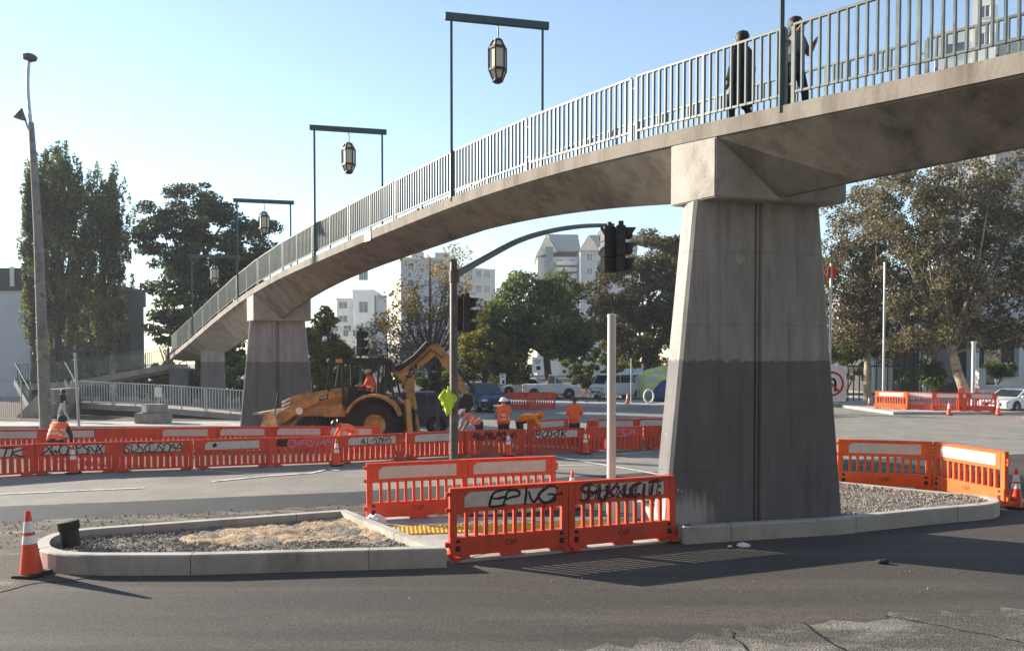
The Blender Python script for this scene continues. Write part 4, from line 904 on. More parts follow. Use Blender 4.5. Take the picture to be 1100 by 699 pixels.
for s in (-1, 1):
    part('loader_arm', M_cat, lambda m: plate(m, [(296, 456), (303, 443), (326, 430), (352, 421), (373, 418), (374, 425), (350, 430), (330, 439), (312, 452), (303, 459)], s*.62-.07, s*.62+.07), bevel=.02)
    part('lift_cylinder', M_steel, lambda m: m.tube([Vector((bl(365, 438)[0], s*.62-.12*s, bl(365, 438)[1])), Vector((bl(322, 436)[0], s*.5, bl(322, 436)[1]))], .05, 8))
def bucket(m):
    prof = [(310, 438), (299, 443), (292, 452), (293, 462), (300, 466), (281, 466.5), (283, 465), (291, 464.5), (289, 452), (297, 441), (309, 436)]
    out = [bl(*q) for q in prof]
    for i in range(5):
        pass
    shell_o = [bl(*q) for q in [(313, 436), (301, 441), (293, 450), (290, 460), (279, 464)]]; shell_i = [bl(*q) for q in [(312, 438.5), (303, 443.5), (296, 451), (293, 462.5), (279, 466)]]
    poly = shell_o+shell_i[::-1]; m.prism(poly, -1.15, 1.15, lambda v: Vector((v.x, v.z, v.y)))
    for y in (-1.17, 1.13): plate(m, [(314, 436), (300, 441), (279, 464), (280, 467), (303, 467), (312, 455)], y, y+.04)
# the bucket opens to the left, its curved back towards the machine
def bucket2(m):
    so = [bl(*q) for q in [(283, 441.5), (296, 440), (305, 445), (307, 455), (302, 464), (279, 466)]]; si = [bl(*q) for q in [(283, 443.5), (295, 442.5), (302.5, 447), (304, 455), (300, 462), (279, 464.5)]]
    m.prism(so+si[::-1], -1.15, 1.15, lambda v: Vector((v.x, v.z, v.y)))
    for y in (-1.18, 1.152): plate(m, [(296, 439), (306, 444.5), (308, 455), (303, 465), (279, 467), (281, 463), (291, 455)], y, y+.028)
part('bucket', M_steelb, bucket2)
part('bucket_guard', M_catd, lambda m: m.tube([Vector((bl(303, 443)[0], -.9, bl(303, 443)[1])), Vector((bl(307, 425)[0], -.9, bl(309, 420)[1]))], .025, 6))
part('cab_roof', M_catd, lambda m: plate(m, [(357, 390.5), (358, 386.5), (364, 384.2), (418, 384.6), (425, 386.5), (425, 390.5), (420, 391.5), (364, 391)], -.78, .78), bevel=.03)
for y in (-.6, -.3, .3, .6): part('work_light', M_white, lambda m: m.box((bl(358, 387)[0]-.02, y, bl(358, 387.2)[1]), (.1, .22, .13)), bevel=.02)
for y in (-.6, .6): part('work_light', M_white, lambda m: m.box((bl(424, 388)[0]+.03, y, bl(424, 387.5)[1]), (.1, .2, .13)), bevel=.02)
part('roof_trim', M_cat, lambda m: plate(m, [(366, 389.5), (366, 385.5), (373, 385.2), (373, 389.5)], -.79, -.782))
for s in (-1, 1):
    for pts, nm in (([(360, 391), (358, 403), (356, 416), (359, 419)], 'front_post'), ([(373, 390), (373, 440)], 'door_post'), ([(411, 390), (409, 424)], 'rear_post'), ([(419, 390), (427, 428)], 'rear_post')):
        part(nm, M_catd, lambda m: m.tube([Vector((bl(*q)[0], s*.74, bl(*q)[1])) for q in pts], .045, 8))
part('cab_floor', M_catd, lambda m: plate(m, [(366, 446), (366, 434), (384, 436), (384, 430), (424, 425), (428, 446)], -.7, .7))
part('operator_seat', M_catd, lambda m: (plate(m, [(392, 428), (392, 424), (408, 424), (411, 404), (414, 404), (413, 428)], -.28, .28)), bevel=.03)
part('console', M_catd, lambda m: plate(m, [(374, 436), (376, 416), (383, 414), (386, 420), (384, 436)], -.3, .3), bevel=.02)
part('steering_wheel', M_catd, lambda m: m.tube([Vector((bl(386, 413)[0]+.07*math.cos(q), .2*math.sin(q), bl(386, 413)[1]+.16*math.cos(q))) for q in [2*math.pi*k/16 for k in range(17)]], .018, 6))
def fender(m, s):
    cx, cz = bl(406, 452); arc = [(cx+r_*math.cos(R(a)), cz+r_*math.sin(R(a))) for a in range(15, 171, 12) for r_ in (1.02,)]; arc_i = [(cx+.93*math.cos(R(a)), cz+.93*math.sin(R(a))) for a in range(15, 171, 12)]
    m.prism(arc+arc_i[::-1], s*.86-.3, s*.86+.26, lambda v: Vector((v.x, v.z, v.y)))
for s in (-1, 1): part('fender', M_cat, lambda m: fender(m, s), bevel=.015)
part('step_tank', M_cat, lambda m: plate(m, [(352, 446), (354, 434), (374, 432), (376, 446)], -.78, -.52), bevel=.03)
part('exhaust_stack', M_catd, lambda m: m.tube([Vector((bl(334, 421)[0], .2, bl(334, 424)[1])), Vector((bl(334, 404)[0], .2, bl(334, 410)[1]))], .05, 8))
part('swing_frame', M_catd, lambda m: plate(m, [(428, 462), (426, 436), (436, 432), (447, 440), (447, 462)], -.35, .35), bevel=.02)
boom = part('digger_boom', M_cat, lambda m: plate(m, [(439, 456), (437, 426), (435, 412), (424, 401), (427, 396.5), (460, 371), (467, 371), (472, 377), (466, 383), (448, 398), (444.5, 403), (445, 424), (448, 456)], -.16, .16), bevel=.02)
part('boom_cylinder', M_catd, lambda m: m.tube([Vector((bl(427, 399)[0], -.24, bl(427, 397)[1])), Vector((bl(447, 382)[0], -.24, bl(445, 383)[1])), Vector((bl(461, 367)[0], -.24, bl(461, 368)[1]))], .095, 10), smooth=50)
for k, yy in enumerate((-.19, .19, .26)): part('hydraulic_hose', M_catd, lambda m: m.tube([Vector((bl(438+k, 440)[0], yy, bl(438, 440)[1])), Vector((bl(434+k, 414)[0], yy*1.3, bl(434, 414)[1])), Vector((bl(446, 392+k)[0], yy*1.2, bl(446, 392+k)[1])), Vector((bl(464, 374)[0], yy, bl(464, 376)[1])), Vector((bl(476, 384)[0], yy, bl(476, 384)[1]))], .022, 6))
stick = part('digger_stick', M_cat, lambda m: plate(m, [(462, 371), (470, 369), (480, 378), (487, 392), (498, 412), (505, 425), (500, 428), (490, 414), (480, 398), (472, 386), (464, 378)], -.11, .11), bevel=.015)
part('stick_cylinder', M_catd, lambda m: m.tube([Vector((bl(474, 374)[0], .2, bl(474, 374)[1])), Vector((bl(508, 424)[0], .2, bl(504, 418)[1]))], .06, 8))
part('digger_bucket', M_catd, lambda m: plate(m, [(500, 422), (508, 424), (509, 434), (503, 444), (491, 447), (483, 443), (490, 436), (495, 428)], -.3, .3), bevel=.02)
part('stabiliser_leg', M_cat, lambda m: (m.beam(Vector((bl(440, 432)[0], -.7, bl(440, 428)[1])), Vector((bl(445, 466)[0], -1.0, .1)), .18, .16), m.box((bl(445, 470)[0], -1.0, .05), (.4, .3, .08))))
part('stabiliser_leg', M_cat, lambda m: (m.beam(Vector((bl(440, 432)[0], .7, bl(440, 428)[1])), Vector((bl(445, 466)[0], 1.0, .1)), .18, .16), m.box((bl(445, 470)[0], 1.0, .05), (.4, .3, .08))))
# maker's plates
def decal(parent, pts, y, txt, size, rot):
    mb = MB(); plate(mb, pts, y, y+.004); dp = mb.build('decal_plate', M_catd, parent)
    cx = sum(bl(*q)[0] for q in pts)/len(pts); cz = sum(bl(*q)[1] for q in pts)/len(pts); mb = MB(); c_, s_ = math.cos(rot), math.sin(rot)
    put_text(mb, txt, size, lambda x, yy: Vector((cx+x*c_-yy*s_, y-.004, cz+x*s_+yy*c_))); mb.build('decal_letters', M_white, dp)
    return dp
decal(boom, [(436, 405), (441, 396), (449, 391), (448, 398), (441, 406)], -.165, 'CAT', .2, R(42))
hood = [o for o in bh.children if o.name.startswith('hood')][0]
la = [o for o in bh.children if o.name.startswith('loader_arm')][0]
decal(la, [(347, 430), (349, 424.5), (358, 421.5), (357, 427)], -.695, '420F', .13, R(14))
mb = MB(); cx, cz = bl(327, 440); mb.lathe([(.13, 0), (.001, .002)], 20, (cx, -.70, cz), Matrix.Rotation(R(90), 3, 'X')); mb.build('round_emblem', M_white, la)

# ================================================================== PEOPLE
M_skin = mat('skin', (0.36, 0.19, 0.12), 0.55, 0.12, 9); M_hair = mat('dark_hair', (0.012, 0.009, 0.008), 0.6, 0.3, 30)
def cloth(n, c, v=.15): return mat(n, c, .85, v, 6, bump=.35, bscale=9)
BASE = dict(pelvis=(0, 0, .95), spine=(0, -.01, 1.12), chest=(0, 0, 1.30), neck=(0, 0, 1.49), jaw=(0, .035, 1.57), head=(0, .015, 1.64), nose=(0, .125, 1.61), headtop=(0, -.005, 1.70),
            shL=(-.175, 0, 1.42), elL=(-.235, -.03, 1.14), wrL=(-.25, .05, .90), shR=(.175, 0, 1.42), elR=(.235, -.03, 1.14), wrR=(.25, .05, .90),
            hipL=(-.095, 0, .90), knL=(-.10, .03, .50), anL=(-.10, -.02, .09), toL=(-.115, .15, .04), hipR=(.095, 0, .90), knR=(.10, .03, .50), anR=(.10, -.02, .09), toR=(.115, .15, .04))
RAD = dict(pelvis=.145, spine=.135, chest=.155, neck=.058, jaw=.075, head=.098, nose=.018, headtop=.07, sh=.072, el=.048, wr=.032, hip=.092, kn=.062, an=.045, to=.042)
UPPER = ['spine', 'chest', 'neck', 'jaw', 'head', 'nose', 'headtop', 'shL', 'elL', 'wrL', 'shR', 'elR', 'wrR']
def bend(J, ang, names=UPPER, piv='pelvis'):
    J = dict(J); p = Vector(J[piv]); c, s = math.cos(ang), math.sin(ang)
    for n in names:
        v = Vector(J[n])-p; J[n] = tuple(p+Vector((v.x, v.y*c+v.z*s, -v.y*s+v.z*c)))
    return J
BONES = [('pelvis', 'spine', 't'), ('spine', 'chest', 's'), ('chest', 'neck', 's'), ('neck', 'jaw', 'k'), ('jaw', 'head', 'k'), ('head', 'headtop', 'k'), ('head', 'nose', 'k'),
         ('chest', 'shL', 's'), ('shL', 'elL', 's'), ('elL', 'wrL', 'f'), ('chest', 'shR', 's'), ('shR', 'elR', 's'), ('elR', 'wrR', 'f'),
         ('pelvis', 'hipL', 't'), ('hipL', 'knL', 't'), ('knL', 'anL', 't'), ('anL', 'toL', 'b'), ('pelvis', 'hipR', 't'), ('hipR', 'knR', 't'), ('knR', 'anR', 't'), ('anR', 'toR', 'b')]
def person(label, loc, rz, J=None, shirt=None, trousers=None, boots=None, sleeves=True, scale=1.0, vest=None, hat=None, hair=True, hood=None, coat=None, grp=None, thick=1.0, long=False):
    J = {k: Vector(v) for k, v in (J or BASE).items()}
    t = thing('person', label, 'person', loc, rz, grp); t.scale = (scale,)*3
    names = list(J); idx = {n: i for i, n in enumerate(names)}; verts = [J[n] for n in names]; rad = []
    for n in names:
        k = n if n in RAD else n[:-1]; r = RAD[k]*(thick if k in ('pelvis', 'spine', 'chest', 'sh', 'el', 'hip', 'kn') else 1); rad.append(r)
    edges = [(idx[a], idx[b]) for a, b, _ in BONES]; segs = [(J[a], J[b], c) for a, b, c in BONES]
    for s, sg_ in (('L', -1), ('R', 1)):
        e, wv = J['el'+s], J['wr'+s]; d = (wv-e).normalized(); side = d.cross(Vector((0, 1, 0))); side = side.normalized() if side.length > .1 else Vector((1, 0, 0)); pn = side.cross(d).normalized()
        pi = len(verts); verts.append(wv+d*.055); rad.append(.030); edges.append((idx['wr'+s], pi)); segs.append((wv, wv+d*.2, 'h'))
        for q, (off, ln) in enumerate(((-.030, .065), (-.010, .08), (.010, .076), (.030, .06))):
            b_ = wv+d*.095+side*off; i0 = len(verts); verts += [b_, b_+d*ln*.55+pn*.015, b_+d*ln*.85+pn*.04]; rad += [.0105, .0095, .008]; edges += [(pi, i0), (i0, i0+1), (i0+1, i0+2)]
        i0 = len(verts); tb = wv+d*.04+side*(.035); verts += [tb, tb+d*.04+side*.025+pn*.015]; rad += [.012, .010]; edges += [(pi, i0), (i0, i0+1)]
    me = bpy.data.meshes.new('tmp'); me.from_pydata(verts, edges, []); o = bpy.data.objects.new('tmp', me); COL.objects.link(o)
    o.modifiers.new('s', 'SKIN'); sv = me.skin_vertices[0].data
    for i, r in enumerate(rad): sv[i].radius = (r, r); sv[i].use_root = (i == idx['pelvis'])
    o.modifiers.new('ss', 'SUBSURF').levels = 2; 
    dg = bpy.context.evaluated_depsgraph_get(); ev = bpy.data.meshes.new_from_object(o.evaluated_get(dg)); bpy.data.objects.remove(o); bpy.data.meshes.remove(me)
    ev.name = 'body'; shirt = shirt or cloth('grey_cloth', (.2, .2, .2)); trousers = trousers or cloth('navy_cloth', (.02, .022, .035)); boots = boots or M_catd
    ev.materials.clear()
    for m in (M_skin, shirt, trousers, boots): ev.materials.append(m)
    code = {'k': 0, 'h': 0, 's': 1, 'f': 1 if sleeves else 0, 't': 2, 'b': 3}
    A = np.array([s[0] for s in segs]); B = np.array([s[1] for s in segs]); n = len(ev.polygons); C = np.zeros(n*3); ev.polygons.foreach_get('center', C); C = C.reshape(-1, 3)
    AB = B-A; tt = np.clip(((C[:, None]-A)*AB).sum(2)/np.maximum((AB**2).sum(1), 1e-9), 0, 1); D = np.linalg.norm(C[:, None]-(A+tt[..., None]*AB), axis=2)
    near_i = D.argmin(1); cls = ['s' if long and i in (0, 13, 17) else segs[i][2] for i in near_i]
    ev.polygons.foreach_set('material_index', [code[c] for c in cls]); ev.polygons.foreach_set('use_smooth', [True]*n)
    body = link('body', ev, t)
    def shell(name, keep, off, mats, mf=None):
        bm = bmesh.new(); bm.from_mesh(ev); bm.faces.ensure_lookup_table(); bm.normal_update()
        nv = {v.index: v.normal.copy() for v in bm.verts}
        dele = [f for f in bm.faces if not keep(f.index)]; bmesh.ops.delete(bm, geom=dele, context='FACES')
        seen = set(); isl = []
        for f0 in bm.faces:
            if f0 in seen: continue
            st_ = [f0]; grp_ = []; seen.add(f0)
            while st_:
                f = st_.pop(); grp_.append(f)
                for e in f.edges:
                    for g_ in e.link_faces:
                        if g_ not in seen: seen.add(g_); st_.append(g_)
            isl.append(grp_)
        isl.sort(key=len); bmesh.ops.delete(bm, geom=[f for g_ in isl[:-1] for f in g_], context='FACES')
        bmesh.ops.delete(bm, geom=[v for v in bm.verts if not v.link_faces], context='VERTS')
        for v in bm.verts: v.co += v.normal*off
        for f in bm.faces: f.material_index = mf(f.calc_center_median()) if mf else 0
        m2 = bpy.data.meshes.new(name); bm.to_mesh(m2); bm.free()
        for m in mats: m2.materials.append(m)
        so_ = link(name, m2, t); so_.modifiers.new('t', 'SOLIDIFY').thickness = .008; return so_
    if vest:
        ax = (J['chest']-J['pelvis']); axl = ax.length; axn = ax.normalized(); p0 = J['pelvis']
        tor = {0, 1, 2, 7, 10, 13, 17}
        def mf(c):
            h = (c-p0).dot(axn)/axl
            return 1 if (.18 < h < .32 or .62 < h < .74) or (h > .74 and .05 < abs((c-J['chest']).x) < .10) else 0
        shell('safety_vest', lambda i: near_i[i] in tor and (Vector(C[i])-p0).dot(axn) > -.06, .022, [vest, M_band], mf)
    if coat: shell('coat', lambda i: cls[i] in 'sf' or (cls[i] == 't' and C[i][2] > J['knL'].z-.02), .03, [coat])
    hd = (J['headtop']-J['neck']).normalized(); rot = Vector((0, 0, 1)).rotation_difference(hd).to_matrix(); hc = J['head']
    if hat:
        mb = MB(); mb.lathe([(.165, .035), (.17, .045), (.128, .055), (.125, .09), (.105, .14), (.06, .17), (.01, .178)], 18, hc-rot @ Vector((0, .01, .03)), rot); mb.build('helmet', hat, t, smooth=50)
    elif hood:
        mb = MB(); mb.lathe([(.075, -.10), (.118, -.02), (.128, .06), (.105, .12), (.05, .155), (.01, .16)], 16, hc-rot @ Vector((0, .035, .02)), rot); mb.build('hood', hood, t, smooth=60)
    elif hair:
        mb = MB(); mb.lathe([(.085, -.11), (.11, -.03), (.118, .05), (.095, .105), (.05, .13), (.01, .135)], 16, hc-rot @ Vector((0, .032, .015)), rot); mb.build('hair', M_hair, t, smooth=60)
    for s in (-1, 1):
        mb = MB(); ec = hc+Vector((s*.035, .088, .012)); mb.lathe([(.001, -.012), (.011, -.006), (.013, 0), (.011, .006), (.001, .012)], 8, ec); mb.build('eye', M_white, t)
        mb = MB(); ec = hc+Vector((s*.098, -.01, -.01)); mb.lathe([(.001, -.032), (.014, -.02), (.017, 0), (.014, .02), (.001, .03)], 8, ec); mb.build('ear', M_skin, t)
    return t
M_band = mat('silver_band', (0.55, 0.53, 0.48), 0.4, 0.08, 8); O_cl = cloth('orange_cloth', (0.88, 0.15, 0.03)); O_cl2 = cloth('dull_orange_cloth', (0.72, 0.17, 0.09)); O_cl3 = cloth('amber_cloth', (0.90, 0.24, 0.02))
NV = cloth('navy_cloth', (.03, .035, .06)); GR = cloth('grey_cloth', (.30, .29, .28)); BK = cloth('black_cloth', (.010, .010, .011)); WHh = mat('white_helmet', (.78, .77, .74), .35, .05, 4); DKh = mat('dark_helmet', (.03, .03, .035), .4, .2, 4); PALE = cloth('pale_cloth', (.42, .42, .41))
def fwd_arms(J, dz=-.1, dy=.35):
    J = dict(J); 
    for s, k in (('L', -1), ('R', 1)):
        sh = Vector(J['sh'+s]); J['el'+s] = tuple(sh+Vector((k*.07, .12, -.26))); J['wr'+s] = tuple(sh+Vector((k*.0, .12+dy*.6, -.30+dz)))
    return J
def crouch(J, dr):
    J = dict(J)
    for n in UPPER+['pelvis', 'hipL', 'hipR']: v = J[n]; J[n] = (v[0], v[1]-dr*.5, v[2]-dr)
    for s in 'LR': v = J['kn'+s]; J['kn'+s] = (v[0]*1.3, v[1]+dr*.75, v[2]-dr*.25)
    return J
GW = 'workers in the dig'
# left vested worker, seen from behind, leaning forward
J = fwd_arms(bend(crouch(BASE, .30), R(42)), -.25); person('worker in a bright orange vest and navy sleeves seen from behind at far left', gx(60, 22.6, 0), R(5), J, NV, NV, vest=O_cl, hood=NV, grp=GW, scale=1.04, thick=1.3)
J = fwd_arms(bend(crouch(BASE, .18), R(70)), -.2); person('worker in dull orange bending far over in front of the loader wheel, dark helmet', gx(379, 24.2, 0), R(115), J, O_cl2, O_cl2, hat=DKh, grp=GW, scale=1.0, thick=1.2)
J = fwd_arms(bend(BASE, R(62)), -.25); person('worker in white wide helmet and pale orange vest stooping right of the signal pole', gx(515, 25.0, .0), R(70), J, GR, NV, vest=O_cl2, hat=WHh, grp=GW, scale=1.0, thick=1.2)
J = fwd_arms(bend(BASE, R(6)), -.1); person('standing worker in white helmet seen from behind, orange vest with silver bands', gx(541, 25.4, .0), R(4), J, cloth('tan_cloth', (.45, .28, .20)), NV, vest=O_cl, hat=WHh, grp=GW, scale=1.0, thick=1.42)
J = fwd_arms(bend(BASE, R(80)), -.2); person('worker in amber jacket doubled over between the white helmet and the ROOKTK barrier', gx(558, 25.8, .0), R(-80), J, O_cl3, NV, hood=O_cl3, grp=GW, scale=1.05, thick=1.45, long=True)
J = dict(BASE); J = fwd_arms(J, .1, .3); person('standing worker in plain orange hooded jacket and dark helmet, hands raised', gx(617, 26.0, .0), R(-12), J, O_cl, NV, hat=DKh, grp=GW, scale=1.0, thick=1.5, long=True)
# loader operator, seated
J = dict(BASE); J.update(hipL=(-.1, .02, .88), knL=(-.16, .43, .92), anL=(-.16, .50, .50), toL=(-.17, .66, .46), hipR=(.1, .02, .88), knR=(.16, .43, .92), anR=(.16, .50, .50), toR=(.17, .66, .46)); J = fwd_arms(bend(J, R(12)), .02, .45)
sx_, sz_ = bl(400, 423); person('loader operator seated in the cab wearing an orange vest', (b0.x+sx_, b0.y, sz_-.84), R(90), J, O_cl2, NV, vest=O_cl, hat=WHh, thick=1.35)
# pedestrian by the ramp
J = dict(BASE); J.update(knL=(-.09, .16, .52), anL=(-.09, .22, .12), toL=(-.1, .38, .07), knR=(.09, -.05, .5), anR=(.09, -.28, .13), toR=(.1, -.14, .04)); J.update(wrL=(-.22, .22, 1.05), wrR=(.2, -.15, .92))
person('pedestrian walking past the ramp in a black top and pale trousers', gx(67, 36.0, .13), R(95), J, BK, PALE, scale=.88)
# two walkers on the bridge
def on_bridge(px, off):
    best = min(np.arange(7, 40, .02), key=lambda d: abs(550+810*(near(d)+U*off).x/(near(d)+U*off).y-px))
    p = near(float(best))+U*off; p.z -= .15; return p
p = on_bridge(794, .75); J = dict(BASE); J.update(knL=(-.09, .12, .52), anL=(-.09, .12, .1), toL=(-.1, .28, .05), knR=(.09, -.04, .5), anR=(.09, -.2, .11), toR=(.1, -.06, .04))
wk = person('walker on the bridge in a long black coat left of the gantry post', p, math.atan2(BDIR.y, BDIR.x)-math.pi/2, J, BK, BK, coat=BK, thick=1.0, scale=.99)
p = on_bridge(851, .8); J2 = dict(J); J2.update(elR=(.30, .02, 1.2), wrR=(.26, .22, 1.40), elL=(-.27, .06, 1.18), wrL=(-.14, .24, 1.28))
wk2 = person('walker in grey top on the bridge right of the gantry post, arm raised', p, math.atan2(BDIR.y, BDIR.x)-math.pi/2+R(180), J2, cloth('charcoal_cloth', (.10, .10, .105)), BK, sleeves=False, hair=True, scale=.97)

# ================================================================== VEHICLES
def car(label, cat, loc, rz, L, W, H, paint, style='suv', name='parked_car', grp=None):
    t = thing(name, label, cat, loc, rz, grp); h = L/2; zb = .28
    if style == 'suv': low = [(-h, .5), (-h+.05, .95), (-h+.15, 1.02), (h-1.25, 1.02), (h-.2, .88), (h, .7), (h-.02, .4), (h-.15, zb), (-h+.12, zb)]; cab = [(-h+.1, 1.0), (-h+.35, H-.08), (-h+.8, H), (h-2.0, H-.02), (h-1.15, 1.0)]
    elif style == 'sedan': low = [(-h, .5), (-h+.05, .88), (-h+.7, .92), (h-1.2, .92), (h-.2, .74), (h, .6), (h-.02, .36), (h-.15, zb-.05), (-h+.12, zb-.05)]; cab = [(-h+.55, .9), (-h+1.15, H-.04), (-h+1.9, H), (h-1.95, H-.06), (h-1.05, .9)]
    elif style == 'van': low = [(-h, .45), (-h+.03, 1.1), (h-.35, 1.1), (h-.06, .95), (h, .6), (h-.05, zb), (-h+.05, zb)]; cab = [(-h+.02, 1.09), (-h+.1, H-.1), (-h+.3, H), (h-.95, H), (h-.75, H-.08), (h-.33, 1.09)]
    else: low = [(-h, .5), (-h, 1.05), (h-1.3, 1.05), (h-.15, .95), (h, .7), (h-.02, .4), (h-.12, zb+.05), (-h+.05, zb+.1)]; cab = [(-h+1.9, 1.04), (-h+2.1, H), (h-2.1, H), (h-1.3, 1.04)]
    mb = MB(); mb.prism(low, -W/2, W/2, lambda v: Vector((v.x, v.z, v.y))); body = mb.build('body', paint, t, bevel=.06)
    ins = .13 if style != 'van' else .06; zt = max(c[1] for c in cab); zl = min(c[1] for c in cab); n = len(cab)
    def side(c, s, k=0.0): f = (c[1]-zl)/(zt-zl); return Vector((c[0], s*(W/2-.02-ins*f+k), c[1]))
    mb = MB(); vs_ = [side(c, -1) for c in cab]+[side(c, 1) for c in cab]; mb.add(vs_, [tuple(range(n)), tuple(range(2*n-1, n-1, -1))]+[(i, n+i, n+(i+1) % n, (i+1) % n) for i in range(n)]); mb.build('cabin', paint, t, bevel=.03)
    cx = sum(c[0] for c in cab)/n; cz = (zl+zt)/2
    def shr(c): return (cx+(c[0]-cx)*.90, cz+(c[1]-cz)*.72+.01)
    xs = [min(c[0] for c in cab), max(c[0] for c in cab)]
    splits = 3 if style in ('suv', 'van') else 2
    for s in (-1, 1):
        P = [shr(c) for c in cab]; x0, x1 = min(p[0] for p in P), max(p[0] for p in P)
        def clip(P, a, b):
            def cl(P, x, sgn):
                out = []
                for i in range(len(P)):
                    p, q = P[i], P[(i+1) % len(P)]; ip, iq = sgn*(p[0]-x) >= 0, sgn*(q[0]-x) >= 0
                    if ip: out.append(p)
                    if ip != iq: f = (x-p[0])/(q[0]-p[0]); out.append((x, p[1]+f*(q[1]-p[1])))
                return out
            return cl(cl(P, a, 1), b, -1)
        for k in range(splits):
            a = x0+(x1-x0)*k/splits+.03; b = x0+(x1-x0)*(k+1)/splits-.03; Q = clip(P, a, b)
            if len(Q) < 3 or (style == 'van' and name == 'work_pickup' and k == 0): continue
            mb = MB(); mb.add([side(c, s, .006) for c in Q], [tuple(range(len(Q)))]); mb.build('side_window', M_glass, t)
    for nm, e in (('windscreen', (n-2, n-1)), ('rear_window', (0, 1))):
        a, b = cab[e[0]], cab[e[1]]; v = [side(a, -1), side(a, 1), side(b, 1), side(b, -1)]; c = sum(v, Vector())/4; nn_ = (v[1]-v[0]).cross(v[3]-v[0]).normalized()
        if nn_.dot(c-Vector((cx, 0, cz))) < 0: nn_ = -nn_
        mb = MB(); mb.add([c+(p-c)*.86+nn_*.008 for p in v], [(0, 1, 2, 3)]); mb.build(nm, M_glass, t)
    for x in (h-.9, -h+.9):
        for s in (-1, 1):
            Mx = Matrix.Rotation(R(90), 3, 'X'); c = Vector((x, s*(W/2-.10), .34)); r_ = .34 if style != 'pickup' else .37
            mb = MB(); mb.lathe([(.2, -.11), (r_*.95, -.11), (r_, -.08), (r_, .08), (r_*.95, .11), (.2, .11)], 24, c, Mx, False); wo = mb.build('wheel', M_rubber, t, smooth=35)
            mb = MB(); mb.lathe([(.22, -.115), (.20, -.10), (.05, -.11), (.01, -.112)], 20, c, Mx, False); mb.lathe([(.22, .115), (.20, .10), (.05, .11), (.01, .112)], 20, c, Mx, False)
            for k in range(5):
                q = 2*math.pi*k/5; 
                for sd_ in (-1, 1): mb.beam(c+Vector((.05*math.cos(q), sd_*.118, .05*math.sin(q))), c+Vector((.2*math.cos(q), sd_*.118, .2*math.sin(q))), .05, .012)
            mb.build('rim', M_steel, wo)
            a = MB(); vs_ = [c+Vector(((r_+.07)*math.cos(R(q)), s*.095+s*.012, (r_+.07)*math.sin(R(q)))) for q in range(0, 360, 15)]; a.add(vs_, [tuple(range(24))]); a.build('wheel_arch', M_rubber, t)
    for s in (-1, 1):
        mb = MB(); mb.box((h-.12, s*(W/2-.22), .74 if style != 'sedan' else .62), (.24, .36, .13)); mb.build('headlight', mat('lamp_glass', (.6, .6, .62), .1, .05, 3, spec=.8), t, bevel=.03)
        mb = MB(); mb.box((-h+.05, s*(W/2-.14), .82), (.12, .2, .2)); mb.build('tail_light', M_sred, t)
        mb = MB(); mb.box((cab[-1][0]-.25, s*(W/2+.08), 1.05 if style != 'sedan' else .95), (.12, .18, .13)); mb.build('mirror', paint, t, bevel=.03)
    mb = MB(); mb.box((h-.0, 0, .52), (.05, W*.6, .18)); mb.build('grille', M_catd, t)
    mb = MB(); mb.box((h+.03, 0, .42), (.01, .32, .13)); mb.build('number_plate', M_white, t)
    return t
P_blue = mat('dark_blue_paint', (.018, .04, .10), .3, .1, 2, spec=.7); P_blue2 = mat('navy_paint', (.016, .026, .075), .28, .1, 2, spec=.7); P_white = mat('white_car_paint', (.70, .70, .68), .35, .06, 2, spec=.6); P_silver = mat('silver_paint', (.62, .63, .65), .3, .05, 2, metal=.3); P_grey = mat('grey_car_paint', (.24, .24, .25), .3, .08, 2, spec=.6)
ps = gx(434, 32.2); car('dark blue SUV parked side on behind the digger boom', 'car', ps, R(180), 4.7, 1.85, 1.72, P_blue)
car('navy SUV facing the dig between the signal pole and red barriers', 'car', gx(520, 46.5), R(-70), 4.6, 1.85, 1.68, P_blue2)
car('white utility pickup behind the tree trunk, side on', 'pickup', gx(592, 61, .15), R(0), 4.6, 1.9, 1.85, P_white, 'pickup', name='work_pickup')
car('white rounded camper van beside the white steel post, facing left', 'van', gx(664, 60, .15), R(-150), 4.5, 1.8, 1.95, P_white, 'van', name='camper_van')
car('small white car parked among shrubs left of the white pickup', 'car', gx(563, 66, .15), R(175), 4.3, 1.75, 1.45, P_white, 'sedan')
car('grey car parked right of the camper van under the dark tree', 'car', gx(690, 66, .15), R(10), 4.3, 1.75, 1.45, P_grey, 'sedan')
car('silver car behind the far cones at the right frame edge', 'car', gx(1092, 45.4, .0), R(205), 4.6, 1.8, 1.42, P_silver, 'sedan')
# tarps and bikes of the pavement camp
M_tarp = mat('yellow_tarp', (.55, .56, .16), .6, .2, 2, c2=(.25, .4, .5), c2scale=1.3, bump=.4, bscale=6); M_btarp = mat('blue_tarp', (.02, .05, .13), .6, .3, 2, bump=.4, bscale=6); M_wtarp = mat('white_tarp', (.62, .63, .62), .6, .12, 2, c2=(.3, .33, .34), c2scale=1.5, bump=.4, bscale=6)
def tent(label, px, d, w_, h_, dep, m, seed):
    bm = bmesh.new(); bmesh.ops.create_uvsphere(bm, u_segments=28, v_segments=16, radius=1); rr = random.Random(seed); ph = [rr.uniform(0, 6) for _ in range(4)]
    for v in bm.verts:
        c = v.co; k = 1+.06*math.sin(5*c.x+ph[0])+.05*math.sin(7*c.y+4*c.z+ph[1]); z = max(0, c.z); v.co = Vector((math.copysign(abs(c.x)**.75, c.x)*w_/2*k, c.y*dep/2*k, z**.7*h_*k))
    me = bpy.data.meshes.new('tent'); bm.to_mesh(me); bm.free(); me.materials.append(m); me.polygons.foreach_set('use_smooth', [True]*len(me.polygons))
    tag(link('tarp_shelter', me, None, gx(px, d, .14)), label, 'shelter')
